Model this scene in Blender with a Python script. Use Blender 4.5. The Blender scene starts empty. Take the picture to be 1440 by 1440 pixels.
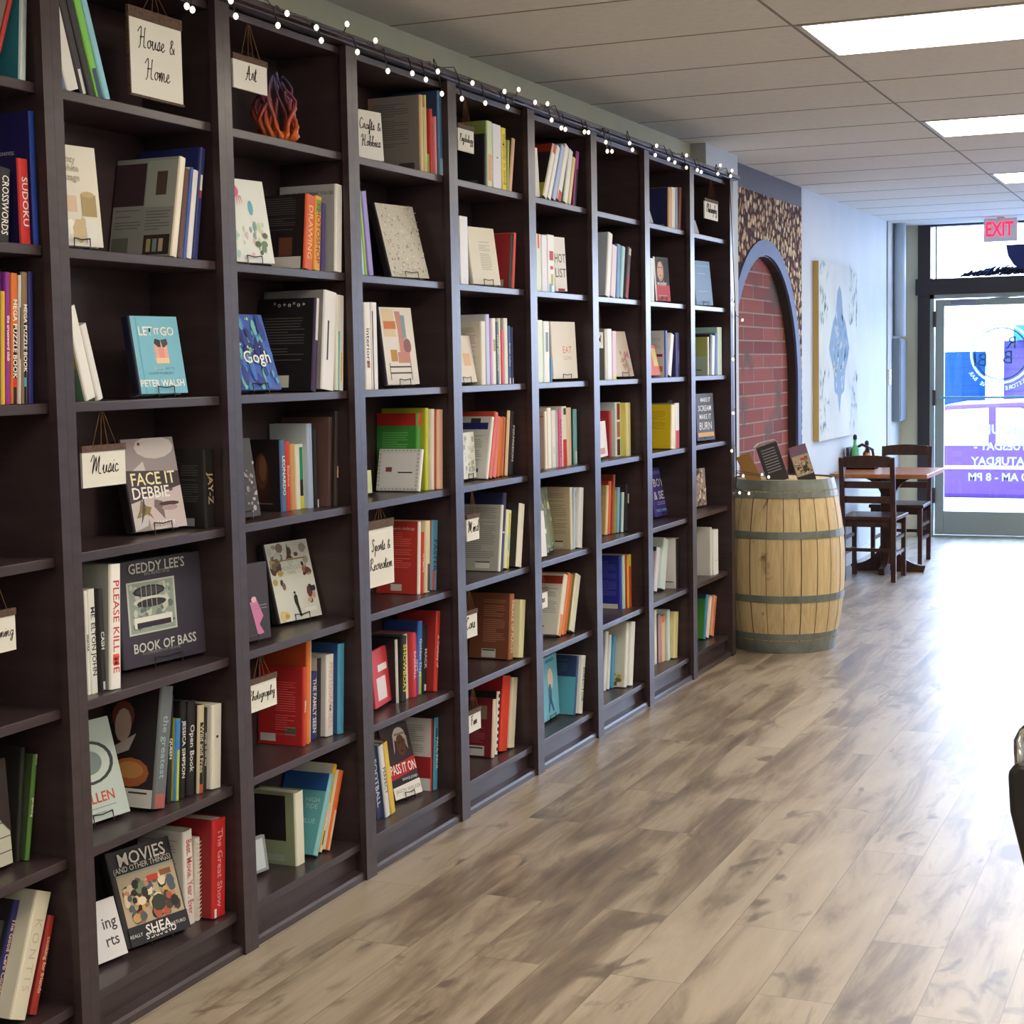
import bpy, math, random
from mathutils import Vector, Matrix
scn=bpy.context.scene
COL=scn.collection
PI=math.pi
SY=[2.40,3.114,3.831,4.547,5.268,5.984,6.678,7.382,8.092,8.8245]   # left edges of the bookcase uprights along the wall
SW=.0687
ROWZ=[2.285,1.918,1.555,1.196,.837,.476,.116]                        # shelf heights
WALL=-.26; CEIL=2.83; END=15.45

# ------------------------------------------------------------------ materials
def lin(c): return c/12.92 if c<=.04045 else ((c+.055)/1.055)**2.4
def hexc(h): return tuple(lin(int(h[i:i+2],16)/255) for i in (0,2,4))+(1,)
MATS={}
def mat(h,rough=.55,spec=.35,metal=0,name=None,coat=0):
    key=(h,rough,spec,metal,coat)
    if key in MATS: return MATS[key]
    m=bpy.data.materials.new(name or 'paint_'+h); m.use_nodes=True
    b=m.node_tree.nodes['Principled BSDF']
    b.inputs['Base Color'].default_value=hexc(h); b.inputs['Roughness'].default_value=rough
    b.inputs['Specular IOR Level'].default_value=spec; b.inputs['Metallic'].default_value=metal
    b.inputs['Coat Weight'].default_value=coat; b.inputs['Coat Roughness'].default_value=.15
    # faint mottling so no surface is perfectly flat in colour
    nt=m.node_tree; tc=nt.nodes.new('ShaderNodeTexCoord'); n=nt.nodes.new('ShaderNodeTexNoise'); n.inputs['Scale'].default_value=45
    mp=nt.nodes.new('ShaderNodeMapRange'); mp.inputs['To Min'].default_value=max(0,rough-.06); mp.inputs['To Max'].default_value=min(1,rough+.06)
    nt.links.new(tc.outputs['Object'],n.inputs['Vector']); nt.links.new(n.outputs['Fac'],mp.inputs['Value']); nt.links.new(mp.outputs['Result'],b.inputs['Roughness'])
    MATS[key]=m; return m
def emis(h,s,name):
    m=bpy.data.materials.new(name); m.use_nodes=True; nt=m.node_tree; nt.nodes.clear()
    e=nt.nodes.new('ShaderNodeEmission'); o=nt.nodes.new('ShaderNodeOutputMaterial'); e.inputs[0].default_value=hexc(h); e.inputs[1].default_value=s
    nt.links.new(e.outputs[0],o.inputs[0]); return m
def base(name,rough=.6,spec=.3):
    m=bpy.data.materials.new(name); m.use_nodes=True; b=m.node_tree.nodes['Principled BSDF']
    b.inputs['Roughness'].default_value=rough; b.inputs['Specular IOR Level'].default_value=spec
    return m,m.node_tree,b
def nd(nt,t,**k):
    n=nt.nodes.new('ShaderNode'+t)
    for a,v in k.items():
        if a.startswith('i_'): n.inputs[a[2:].replace('_',' ')].default_value=v
        else: setattr(n,a,v)
    return n
def ramp(nt,stops,interp='LINEAR'):
    r=nt.nodes.new('ShaderNodeValToRGB'); r.color_ramp.interpolation=interp
    e=r.color_ramp.elements
    while len(e)>1: e.remove(e[-1])
    e[0].position=stops[0][0]; e[0].color=hexc(stops[0][1])
    for p,c in stops[1:]: x=e.new(p); x.color=hexc(c)
    return r
def mapped(nt,scale=(1,1,1),rot=(0,0,0),coord='Object'):
    tc=nd(nt,'TexCoord'); mp=nd(nt,'Mapping'); mp.inputs['Scale'].default_value=scale; mp.inputs['Rotation'].default_value=rot
    nt.links.new(tc.outputs[coord],mp.inputs['Vector']); return mp.outputs['Vector']
def mk_floor():
    m,nt,b=base('plank_floor',.5,.5); L=nt.links
    v=mapped(nt,(1,1,1),(0,0,PI/2)); b.inputs['Coat Weight'].default_value=.9; b.inputs['Coat Roughness'].default_value=.36
    br=nd(nt,'TexBrick',offset=.37,offset_frequency=2,squash=1); br.inputs['Scale'].default_value=1
    br.inputs['Brick Width'].default_value=1.35; br.inputs['Row Height'].default_value=.2; br.inputs['Mortar Size'].default_value=.0012
    br.inputs['Color1'].default_value=(0,0,0,1); br.inputs['Color2'].default_value=(1,1,1,1); br.inputs['Mortar'].default_value=(.5,.5,.5,1); br.inputs['Bias'].default_value=0
    L.new(v,br.inputs['Vector'])
    # offset the grain per plank
    tc=nd(nt,'TexCoord'); mu=nd(nt,'Vector'+'Math',operation='MULTIPLY_ADD'); mu.inputs[1].default_value=(1,1,1)
    sc=nd(nt,'VectorMath',operation='SCALE'); sc.inputs['Scale'].default_value=7.3
    L.new(br.outputs['Color'],sc.inputs[0]); L.new(tc.outputs['Object'],mu.inputs[0]); L.new(sc.outputs[0],mu.inputs[2])
    mp=nd(nt,'Mapping'); mp.inputs['Scale'].default_value=(7,1.1,1); L.new(mu.outputs[0],mp.inputs['Vector'])
    n1=nd(nt,'TexNoise'); n1.inputs['Scale'].default_value=1.1; n1.inputs['Detail'].default_value=6; n1.inputs['Roughness'].default_value=.62; n1.inputs['Distortion'].default_value=.6; L.new(mp.outputs[0],n1.inputs['Vector'])
    mp2=nd(nt,'Mapping'); mp2.inputs['Scale'].default_value=(60,3,1); L.new(mu.outputs[0],mp2.inputs['Vector'])
    n2=nd(nt,'TexNoise'); n2.inputs['Scale'].default_value=1; n2.inputs['Detail'].default_value=3; L.new(mp2.outputs[0],n2.inputs['Vector'])
    r=ramp(nt,[(.28,'5c4c3e'),(.43,'847360'),(.55,'a69782'),(.75,'b9ab97')]); 
    a=nd(nt,'Math',operation='MULTIPLY_ADD'); a.inputs[1].default_value=.16; L.new(n2.outputs['Fac'],a.inputs[0]); 
    a2=nd(nt,'Math',operation='SUBTRACT'); a2.inputs[1].default_value=.08; L.new(n1.outputs['Fac'],a2.inputs[0]); L.new(a2.outputs[0],a.inputs[2])
    # per plank brightness
    a3=nd(nt,'Math',operation='MULTIPLY_ADD'); a3.inputs[1].default_value=.13; L.new(br.outputs['Color'],a3.inputs[0]); L.new(a.outputs[0],a3.inputs[2])
    a4=nd(nt,'Math',operation='SUBTRACT'); a4.inputs[1].default_value=.05; L.new(a3.outputs[0],a4.inputs[0]); L.new(a4.outputs[0],r.inputs[0])
    # dark knots
    mp3=nd(nt,'Mapping'); mp3.inputs['Scale'].default_value=(4.2,1.7,1); L.new(mu.outputs[0],mp3.inputs['Vector'])
    n3=nd(nt,'TexNoise'); n3.inputs['Scale'].default_value=1.6; n3.inputs['Detail'].default_value=4; n3.inputs['Distortion'].default_value=1.2; L.new(mp3.outputs[0],n3.inputs['Vector'])
    kr=ramp(nt,[(.30,'000000'),(.40,'ffffff')]); L.new(n3.outputs['Fac'],kr.inputs[0])
    mx=nd(nt,'MixRGB',blend_type='MIX'); L.new(kr.outputs[0],mx.inputs[0]); mx.inputs[1].default_value=hexc('6a5b4c'); L.new(r.outputs[0],mx.inputs[2])
    mo=nd(nt,'MixRGB',blend_type='MIX'); L.new(br.outputs['Fac'],mo.inputs[0]); L.new(mx.outputs[0],mo.inputs[1]); mo.inputs[2].default_value=hexc('6e5d4a')
    L.new(mo.outputs[0],b.inputs['Base Color'])
    bp=nd(nt,'Bump'); bp.inputs['Strength'].default_value=.12; bp.inputs['Distance'].default_value=.002; L.new(n2.outputs['Fac'],bp.inputs['Height']); L.new(bp.outputs[0],b.inputs['Normal'])
    return m
def mk_shelf():
    m,nt,b=base('dark_espresso_lacquer',.3,.32)
    n=nd(nt,'TexNoise'); n.inputs['Scale'].default_value=5; n.inputs['Detail'].default_value=4
    nt.links.new(mapped(nt,(1,1,6)),n.inputs['Vector'])
    r=ramp(nt,[(.3,'362b2d'),(.7,'413437')]); nt.links.new(n.outputs['Fac'],r.inputs[0]); nt.links.new(r.outputs[0],b.inputs['Base Color'])
    return m
def mk_mottle(name,c1,c2,scale,rough=.8,spec=.2,sc=(1,1,1),bump=0,detail=4):
    m,nt,b=base(name,rough,spec); n=nd(nt,'TexNoise'); n.inputs['Scale'].default_value=scale; n.inputs['Detail'].default_value=detail
    nt.links.new(mapped(nt,sc),n.inputs['Vector']); r=ramp(nt,[(.3,c1),(.7,c2)]); nt.links.new(n.outputs['Fac'],r.inputs[0]); nt.links.new(r.outputs[0],b.inputs['Base Color'])
    if bump:
        bp=nd(nt,'Bump'); bp.inputs['Strength'].default_value=bump; bp.inputs['Distance'].default_value=.004; nt.links.new(n.outputs['Fac'],bp.inputs['Height']); nt.links.new(bp.outputs[0],b.inputs['Normal'])
    return m
def mk_brick():
    m,nt,b=base('red_brick',.85,.2); L=nt.links
    tc=nd(nt,'TexCoord'); sx=nd(nt,'SeparateXYZ'); cx=nd(nt,'CombineXYZ'); L.new(tc.outputs['Object'],sx.inputs[0]); L.new(sx.outputs['Y'],cx.inputs['X']); L.new(sx.outputs['Z'],cx.inputs['Y'])
    br=nd(nt,'TexBrick'); br.inputs['Scale'].default_value=1; br.inputs['Brick Width'].default_value=.5; br.inputs['Row Height'].default_value=.088; br.inputs['Mortar Size'].default_value=.006; br.inputs['Mortar Smooth'].default_value=.3
    br.inputs['Color1'].default_value=hexc('8c4a42'); br.inputs['Color2'].default_value=hexc('6c3431'); br.inputs['Mortar'].default_value=hexc('8f7f76'); L.new(cx.outputs[0],br.inputs['Vector'])
    n=nd(nt,'TexNoise'); n.inputs['Scale'].default_value=2.3; n.inputs['Detail'].default_value=3; L.new(cx.outputs[0],n.inputs['Vector'])
    kr=ramp(nt,[(.56,'000000'),(.66,'ffffff')]); L.new(n.outputs['Fac'],kr.inputs[0])
    mx=nd(nt,'MixRGB'); L.new(kr.outputs[0],mx.inputs[0]); L.new(br.outputs['Color'],mx.inputs[1]); mx.inputs[2].default_value=hexc('5a4a45'); L.new(mx.outputs[0],b.inputs['Base Color'])
    bp=nd(nt,'Bump',invert=True); bp.inputs['Strength'].default_value=.6; bp.inputs['Distance'].default_value=.008; L.new(br.outputs['Fac'],bp.inputs['Height']); L.new(bp.outputs[0],b.inputs['Normal'])
    return m
def mk_cork():
    m,nt,b=base('cork_mosaic',.85,.15); L=nt.links
    vo=nd(nt,'TexVoronoi'); vo.inputs['Scale'].default_value=1; vo.inputs['Randomness'].default_value=.9; v=mapped(nt,(24,25,25)); L.new(v,vo.inputs['Vector'])
    wn=nd(nt,'SeparateColor'); L.new(vo.outputs['Color'],wn.inputs[0])
    r=ramp(nt,[(0,'5a3630'),(.3,'8c664e'),(.6,'b89870'),(.85,'d8c6a4'),(1,'8a4f48')]); L.new(wn.outputs[0],r.inputs[0])
    dr=ramp(nt,[(.42,'ffffff'),(.62,'000000')]); L.new(vo.outputs['Distance'],dr.inputs[0])
    mx=nd(nt,'MixRGB'); L.new(dr.outputs[0],mx.inputs[0]); mx.inputs[1].default_value=hexc('3f2a28'); L.new(r.outputs[0],mx.inputs[2]); L.new(mx.outputs[0],b.inputs['Base Color'])
    bp=nd(nt,'Bump',invert=True); bp.inputs['Strength'].default_value=.9; bp.inputs['Distance'].default_value=.02; L.new(vo.outputs['Distance'],bp.inputs['Height']); L.new(bp.outputs[0],b.inputs['Normal'])
    return m
def mk_wood(name,c1,c2,scale=(3,3,.6),rough=.5,knots=True,c3='5a3a1e'):
    m,nt,b=base(name,rough,.3); L=nt.links
    n=nd(nt,'TexNoise'); n.inputs['Scale'].default_value=5; n.inputs['Detail'].default_value=6; n.inputs['Distortion'].default_value=.8; L.new(mapped(nt,scale),n.inputs['Vector'])
    r=ramp(nt,[(.3,c1),(.7,c2)]); L.new(n.outputs['Fac'],r.inputs[0])
    if knots:
        n2=nd(nt,'TexNoise'); n2.inputs['Scale'].default_value=7; n2.inputs['Detail'].default_value=5; n2.inputs['Distortion'].default_value=1.5; L.new(mapped(nt,(1,1,.5)),n2.inputs['Vector'])
        k=ramp(nt,[(.27,'ffffff'),(.33,'000000')]); L.new(n2.outputs['Fac'],k.inputs[0]); mx=nd(nt,'MixRGB'); L.new(k.outputs[0],mx.inputs[0]); L.new(r.outputs[0],mx.inputs[1]); mx.inputs[2].default_value=hexc(c3); L.new(mx.outputs[0],b.inputs['Base Color'])
    else: L.new(r.outputs[0],b.inputs['Base Color'])
    return m
def mk_glass():
    m=bpy.data.materials.new('clear_pane'); m.use_nodes=True; nt=m.node_tree; nt.nodes.clear()
    t=nt.nodes.new('ShaderNodeBsdfTransparent'); g=nt.nodes.new('ShaderNodeBsdfGlossy'); g.inputs['Roughness'].default_value=.02; mx=nt.nodes.new('ShaderNodeMixShader'); o=nt.nodes.new('ShaderNodeOutputMaterial')
    t.inputs[0].default_value=(.96,.98,1,1); mx.inputs[0].default_value=.05
    nt.links.new(t.outputs[0],mx.inputs[1]); nt.links.new(g.outputs[0],mx.inputs[2]); nt.links.new(mx.outputs[0],o.inputs[0]); return m
def mk_siding(name,c1,c2,step):
    m,nt,b=base(name,.8,.1); sx=nd(nt,'SeparateXYZ'); tc=nd(nt,'TexCoord'); nt.links.new(tc.outputs['Object'],sx.inputs[0])
    a=nd(nt,'Math',operation='MULTIPLY'); a.inputs[1].default_value=1/step; f=nd(nt,'Math',operation='FRACT'); nt.links.new(sx.outputs['Z'],a.inputs[0]); nt.links.new(a.outputs[0],f.inputs[0])
    r=ramp(nt,[(0,c2),(.2,c1),(1,c1)]); nt.links.new(f.outputs[0],r.inputs[0]); nt.links.new(r.outputs[0],b.inputs['Base Color']); return m
M_FLOOR=mk_floor(); M_SHELF=mk_shelf(); M_WALL=mk_mottle('painted_wall','b2b9be','babfc4',3,.7,.3)
M_GREEN=mk_mottle('pale_green_wall','c3c3ab','cdccb4',3,.8,.2); M_CEIL=mk_mottle('ceiling_tile','dad7d1','e2dfd9',30,.9,.1,bump=.15)
M_BRICK=mk_brick(); M_CORK=mk_cork(); M_GLASS=mk_glass(); M_OAK=mk_wood('barrel_oak','bfa57a','d6c095',(9,9,.8),.6)
M_TABLE=mk_wood('table_wood','8c5636','b57a52',(1.5,6,6),.3,False); M_DARKW=mk_wood('dark_chair_wood','35201c','46302a',(6,6,2),.35,False)
M_HOOP=mk_mottle('galvanised_hoop','5c625c','7d837c',9,.45,.5,bump=.1); M_ALU=mat('8f9892',.4,.5,.6); M_BLACKFR=mat('2e282a',.5,.4)
M_WIRE=mat('1e1b1c',.35,.5); M_PAGE=mat('d9d2c0',.9,.1); M_TWINE=mat('7b5a3e',.9,.1); M_CHROME=mat('d8dade',.12,.5,1)
M_STRIP=mk_wood('rough_dark_wood','42302a','6a5444',(2,30,30),.8,False); M_CARD=mat('dcdad2',.8,.2); M_INK=mat('2c282b',.7,.2)

# ------------------------------------------------------------------ mesh helpers
class MB:
    def __init__(s): s.v=[]; s.f=[]; s.m=[]; s.mats=[]
    def mi(s,m):
        if m not in s.mats: s.mats.append(m)
        return s.mats.index(m)
    def add(s,vs,fs,m):
        o=len(s.v); k=s.mi(m); s.v+=[tuple(v) for v in vs]
        for f in fs: s.f.append(tuple(i+o for i in f)); s.m.append(k)
        return s
    def box(s,a,b,m):
        x0,y0,z0=a; x1,y1,z1=b
        return s.add([(x0,y0,z0),(x1,y0,z0),(x1,y1,z0),(x0,y1,z0),(x0,y0,z1),(x1,y0,z1),(x1,y1,z1),(x0,y1,z1)],
            [(0,3,2,1),(4,5,6,7),(0,1,5,4),(1,2,6,5),(2,3,7,6),(3,0,4,7)],m)
    def tube(s,pts,r,m,n=6,closed=False):
        pts=[Vector(p) for p in pts]; k=len(pts); vs=[]
        rr=r if isinstance(r,(list,tuple)) else [r]*k
        up=Vector((0,0,1))
        for i,p in enumerate(pts):
            if closed: d=pts[(i+1)%k]-pts[i-1]
            else: d=pts[min(i+1,k-1)]-pts[max(i-1,0)]
            if d.length<1e-9: d=Vector((0,0,1))
            d.normalize(); a=d.cross(up)
            if a.length<.05: a=d.cross(Vector((1,0,0)))
            a.normalize(); b=d.cross(a)
            for j in range(n): t=2*PI*j/n; vs.append(p+(a*math.cos(t)+b*math.sin(t))*rr[i])
        fs=[]
        for i in range(k if closed else k-1):
            for j in range(n):
                a0=i*n+j; a1=i*n+(j+1)%n; b0=((i+1)%k)*n+j; b1=((i+1)%k)*n+(j+1)%n; fs.append((a0,a1,b1,b0))
        if not closed: fs.append(tuple(range(n-1,-1,-1))); fs.append(tuple((k-1)*n+j for j in range(n)))
        return s.add(vs,fs,m)
    def lathe(s,prof,m,n=24,c=(0,0,0),cap=True):
        vs=[]; k=len(prof)
        for r,z in prof:
            for j in range(n): t=2*PI*j/n; vs.append((c[0]+r*math.cos(t),c[1]+r*math.sin(t),c[2]+z))
        fs=[]
        for i in range(k-1):
            for j in range(n): fs.append((i*n+j,i*n+(j+1)%n,(i+1)*n+(j+1)%n,(i+1)*n+j))
        if cap: fs.append(tuple(range(n-1,-1,-1))); fs.append(tuple((k-1)*n+j for j in range(n)))
        return s.add(vs,fs,m)
    def prism(s,poly,axis,a,b,m):
        # extrude a 2D polygon along an axis: axis 0 -> poly in (y,z), 1 -> (x,z), 2 -> (x,y)
        def P(p,t): return ((t,p[0],p[1]),(p[0],t,p[1]),(p[0],p[1],t))[axis]
        n=len(poly); vs=[P(p,a) for p in poly]+[P(p,b) for p in poly]
        fs=[(i,(i+1)%n,n+(i+1)%n,n+i) for i in range(n)]+[tuple(range(n-1,-1,-1)),tuple(range(n,2*n))]
        return s.add(vs,fs,m)
    def build(s,name,parent=None,smooth=False,loc=None,bevel=0,mw=None):
        me=bpy.data.meshes.new(name); me.from_pydata(s.v,[],s.f)
        for m in s.mats: me.materials.append(m)
        me.polygons.foreach_set('material_index',s.m)
        if smooth: me.polygons.foreach_set('use_smooth',[True]*len(me.polygons))
        me.update(); me.validate()
        import bmesh
        bm=bmesh.new(); bm.from_mesh(me); bmesh.ops.recalc_face_normals(bm,faces=bm.faces); bm.to_mesh(me); bm.free()
        o=bpy.data.objects.new(name,me); COL.objects.link(o)
        if parent is not None: o.parent=parent
        if loc: o.location=loc
        if mw is not None: o.matrix_world=mw
        if bevel:
            bv=o.modifiers.new('soft_edges','BEVEL'); bv.width=bevel; bv.segments=2; bv.limit_method='ANGLE'
        return o
def tag(o,label,cat,group=None,kind=None):
    if label: o['label']=label
    if cat: o['category']=cat
    if group: o['group']=group
    if kind: o['kind']=kind
    return o
def empty(name,loc,rz=0):
    o=bpy.data.objects.new(name,None); COL.objects.link(o); o.location=loc; o.rotation_euler=(0,0,rz); o.empty_display_size=.05; return o
def struct(mb,name,**k):
    o=mb.build(name,**k); o['kind']='structure'; return o
def textmesh(s,size,m,name,parent,mw,align='CENTER',fit=None,bold=0,ext=0):
    cu=bpy.data.curves.new(name,'FONT'); cu.body=s; cu.size=size; cu.align_x=align; cu.align_y='CENTER'; cu.resolution_u=2; cu.offset=bold; cu.extrude=ext
    t=bpy.data.objects.new(name,cu); COL.objects.link(t)
    dg=bpy.context.evaluated_depsgraph_get(); dg.update()
    me=bpy.data.meshes.new_from_object(t.evaluated_get(dg)); COL.objects.unlink(t); bpy.data.objects.remove(t)
    sx=1
    if fit and len(me.vertices):
        xs=[v.co.x for v in me.vertices]; w=max(xs)-min(xs)
        if w>fit: sx=fit/w
        for v in me.vertices: v.co.x*=sx
    me.materials.clear(); me.materials.append(m)
    o=bpy.data.objects.new(name,me); COL.objects.link(o); o.parent=parent; o.matrix_local=mw; return o
def basis(o,x,y):   # matrix with local x,y axes
    x=Vector(x).normalized(); y=Vector(y).normalized(); z=x.cross(y)
    return Matrix(((x.x,y.x,z.x,o[0]),(x.y,y.y,z.y,o[1]),(x.z,y.z,z.z,o[2]),(0,0,0,1)))

SKY=10.5; EXPO=0.8
LIGHT_MAT=emis('fff4e0',8.5,'fluorescent_diffuser')

# ------------------------------------------------------------------ the room
def plane_box(name,a,b,m,**k): return struct(MB().box(a,b,m),name,**k)
plane_box('floor',(-.6,-3.2,-.1),(5.2,END+.12,0),M_FLOOR)
plane_box('ceiling',(-.6,-3.2,CEIL),(5.2,END+.12,CEIL+.1),M_CEIL)
M_TEE_SHADOW=mat('8a867e',.7,.2)  # tee bars in darker grey, painting in the shadow gaps between tiles
tb=MB()
k=-14
while k<15:
    y=6.03+.675*k
    if -3.1<y<END-.1: tb.box((WALL,y-.004,CEIL-.0015),(5.1,y+.004,CEIL+.002),M_TEE_SHADOW)
    k+=1
for x in (1.02,2.37,3.72): tb.box((x-.005,-3.1,CEIL-.002),(x+.005,END-.02,CEIL+.002),M_TEE_SHADOW)
struct(tb,'trim_1')
plane_box('wall_left',(WALL-.12,-3.2,0),(WALL,9.62,CEIL),M_GREEN)
plane_box('wall_pier',(WALL-.05,8.95,0),(-.17,9.6,CEIL),M_WALL)
# arched niche wall
CY,SPR,R1,R2=10.57,1.46,.945,.845
n=28
arc=lambda r:[(CY+r*math.cos(PI-PI*i/n),SPR+r*math.sin(PI-PI*i/n)) for i in range(n+1)]
yl,yr=9.6,11.58
poly=[(yl,0),(yl,2.69),(yr,2.69),(yr,0),(CY+R1-.005,0)]+[(p[0],p[1]) for p in reversed(arc(R1-.005))]+[(CY-R1+.005,0)]
def ngon_wall(poly,x0,x1,m):
    # arch outline handled as two mirrored quad strips
    mb=MB(); a=arc(R1-.005)
    top=[(yl+(yr-yl)*i/n,2.69) for i in range(n+1)]
    for i in range(n):
        q=[a[i],a[i+1],top[i+1],top[i]]; mb.prism(q,0,x0,x1,m)
    mb.prism([(yl,0),(a[0][0],0),a[0],(yl,2.69)],0,x0,x1,m)
    mb.prism([(a[-1][0],0),(yr,0),(yr,2.69),a[-1]],0,x0,x1,m)
    return mb
struct(ngon_wall(poly,WALL-.12,WALL,M_CORK),'wall_cork')
plane_box('wall_band',(WALL-.12,yl,2.69),(WALL,yr,CEIL),mat('3b2f38',.6,.3))
plane_box('wall_niche',(WALL-.16,yl,0),(WALL-.06,yr,2.55),M_BRICK)
mb=MB(); bl=mat('4a5a84',.6,.25)
a1,a2=[(CY-R1,0)]+arc(R1)+[(CY+R1,0)],[(CY-R2,0)]+arc(R2)+[(CY+R2,0)]
for i in range(len(a1)-1): mb.prism([a2[i],a2[i+1],a1[i+1],a1[i]],0,WALL-.0585,WALL+.012,bl)
struct(mb,'trim_2')
mb=MB(); dk=mat('30282b',.5,.4)
for i in range(len(a1)-1):
    q0,q1=a2[i],a2[i+1]; s0=((q0[0]-CY)*.992+CY,SPR+(q0[1]-SPR)*.992 if q0[1]>SPR else q0[1]); s1=((q1[0]-CY)*.992+CY,SPR+(q1[1]-SPR)*.992 if q1[1]>SPR else q1[1])
    mb.prism([s0,s1,q1,q0],0,WALL-.0585,WALL-.002,dk)
struct(mb,'trim_3')
plane_box('wall_side',(WALL-.12,yr,0),(WALL,END,CEIL),M_WALL)
plane_box('trim_4',(WALL,14.76,0),(WALL+.012,14.9,CEIL),mat('a9a9a6',.7,.2))
plane_box('baseboard_left',(WALL,11.6,0),(WALL+.014,END,.1),mat('c8ccce',.6,.3))
plane_box('wall_right',(5.1,-3.2,0),(5.2,END,CEIL),M_WALL)
plane_box('wall_back',(-.6,-3.3,0),(5.2,-3.2,CEIL),M_WALL)
# front wall: left return, door bay, window bay
plane_box('wall_front',(-.4,END,0),(-.1,END+.12,CEIL),M_GREEN)
fr=MB()
fr.box((-.1,END-.03,0),(.01,END+.12,CEIL),M_BLACKFR); fr.box((1.22,END-.03,0),(1.36,END+.12,CEIL),M_BLACKFR)
fr.box((-.12,END-.045,2.2),(1.36,END+.11,2.345),M_BLACKFR); fr.box((4.9,END-.02,0),(5.1,END+.12,CEIL),M_BLACKFR)
fr.box((1.36,END-.02,0),(4.9,END+.12,.42),M_BLACKFR); fr.box((1.36,END-.02,2.72),(4.9,END+.12,CEIL),M_BLACKFR)
fr.box((3.08,END-.02,.42),(3.16,END+.1,2.72),M_BLACKFR)
fr.box((.01,END-.02,2.815),(1.22,END+.12,CEIL),M_BLACKFR)
struct(fr,'trim_5')
w1=struct(MB().box((.01,END+.03,2.345),(1.22,END+.036,2.815),M_GLASS),'window_1')
MB().box((.045,END+.02,2.345),(.06,END+.05,2.815),mat('5a86a8',.4,.4)).build('window_frame',w1)
struct(MB().box((1.36,END+.03,.42),(3.08,END+.036,2.72),M_GLASS),'window_2')
struct(MB().box((3.16,END+.03,.42),(4.9,END+.036,2.72),M_GLASS),'window_3')
# door frame and leaf
df=MB(); df.box((.01,END-.035,0),(.045,END+.08,2.2),M_ALU); df.box((1.185,END-.035,0),(1.22,END+.08,2.2),M_ALU); df.box((.01,END-.035,2.165),(1.22,END+.08,2.2),M_ALU); df.box((.01,END-.05,0),(1.22,END+.1,.015),M_ALU)
struct(df,'trim_6')
d=MB(); y0,y1=END-.02,END+.03
d.box((.055,y0,.02),(.135,y1,2.155),M_ALU); d.box((1.095,y0,.02),(1.175,y1,2.155),M_ALU); d.box((.135,y0,2.095),(1.095,y1,2.155),M_ALU); d.box((.135,y0,.02),(1.095,y1,.235),M_ALU)
door=struct(d,'door_1',bevel=.004)
MB().box((.135,END,.235),(1.095,END+.006,2.095),M_GLASS).build('door_pane',door)
MB().tube([(.1,END-.05,1.27),(1.13,END-.05,1.27)],.011,mat('7fb0c6',.3,.5,.7)).build('push_bar',door)
for z in (.38,1.27,1.98): MB().box((.035,END-.05,z-.07),(.06,END-.02,z+.07),mat('3c2c30',.5,.4)).build('hinge',door)
cl=MB(); cl.box((.2,END-.075,2.105),(.42,END-.02,2.15),mat('6d7383',.35,.5)); cl.tube([(.42,END-.05,2.14),(.75,END-.07,2.165),(.95,END-.04,2.17)],.008,M_ALU); cl.build('door_closer',door)
# lettering stuck to the outside of the door glass, reading from the street (mirrored from inside)
vin=bpy.data.materials.new('white_vinyl'); vin.use_nodes=True; _n=vin.node_tree; _b=_n.nodes['Principled BSDF']; _b.inputs['Base Color'].default_value=hexc('e8eeee')
_t=_n.nodes.new('ShaderNodeBsdfTranslucent'); _t.inputs[0].default_value=hexc('9aa4a4'); _x=_n.nodes.new('ShaderNodeMixShader'); _x.inputs[0].default_value=.4; _n.links.new(_b.outputs[0],_x.inputs[1]); _n.links.new(_t.outputs[0],_x.inputs[2]); _n.links.new(_x.outputs[0],_n.nodes['Material Output'].inputs[0])
vt=mat('2f6470',.6,.3)
def streettext(s,x,z,size,m,name='vinyl_lettering',fit=None,rot=0,bold=.003):
    c,sn=math.cos(rot),math.sin(rot)
    return textmesh(s,size,m,name,door,basis((x,END+.012,z),(-c,0,sn),(sn,0,c)),fit=fit,bold=bold)
streettext('HOURS',.62,.975,.12,vin); streettext('TUESDAY -',.63,.823,.095,vin); streettext('SATURDAY',.63,.69,.1,vin); streettext('10 AM - 8 PM',.63,.545,.1,vin,fit=.56)
vt=mat('2f6470',.6,.3)
ring=MB(); cx,cz=.63,1.66
for r0,r1,m in ((.25,.272,vin),(.225,.235,vt)):
    for i in range(40):
        t0,t1=2*PI*i/40,2*PI*(i+1)/40
        ring.add([(cx+r*math.cos(t),END+.012,cz+r*math.sin(t)) for r,t in ((r0,t0),(r1,t0),(r1,t1),(r0,t1))],[(0,1,2,3)],m)
ring.build('logo_ring',door)
streettext('R',.66+.06,1.75,.16,vt,'logo_lettering',bold=-.001); streettext('&',.60,1.71,.09,vt,'logo_lettering',bold=-.001)
streettext('B',.69,1.62,.17,vt,'logo_lettering',bold=-.001); streettext('Bl',.45,1.6,.17,vt,'logo_lettering',bold=-.001)
for i,ch in enumerate('BOOKSTORE & WINE BAR'):
    # arc of small letters under the ring, reading from outside left to right
    t=PI*1.5+(.98-1.96*i/19)
    if ch!=' ': streettext(ch,cx+.315*math.cos(t),cz+.315*math.sin(t),.05,vin,'logo_lettering',rot=-(t-PI*1.5),bold=.001)
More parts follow.
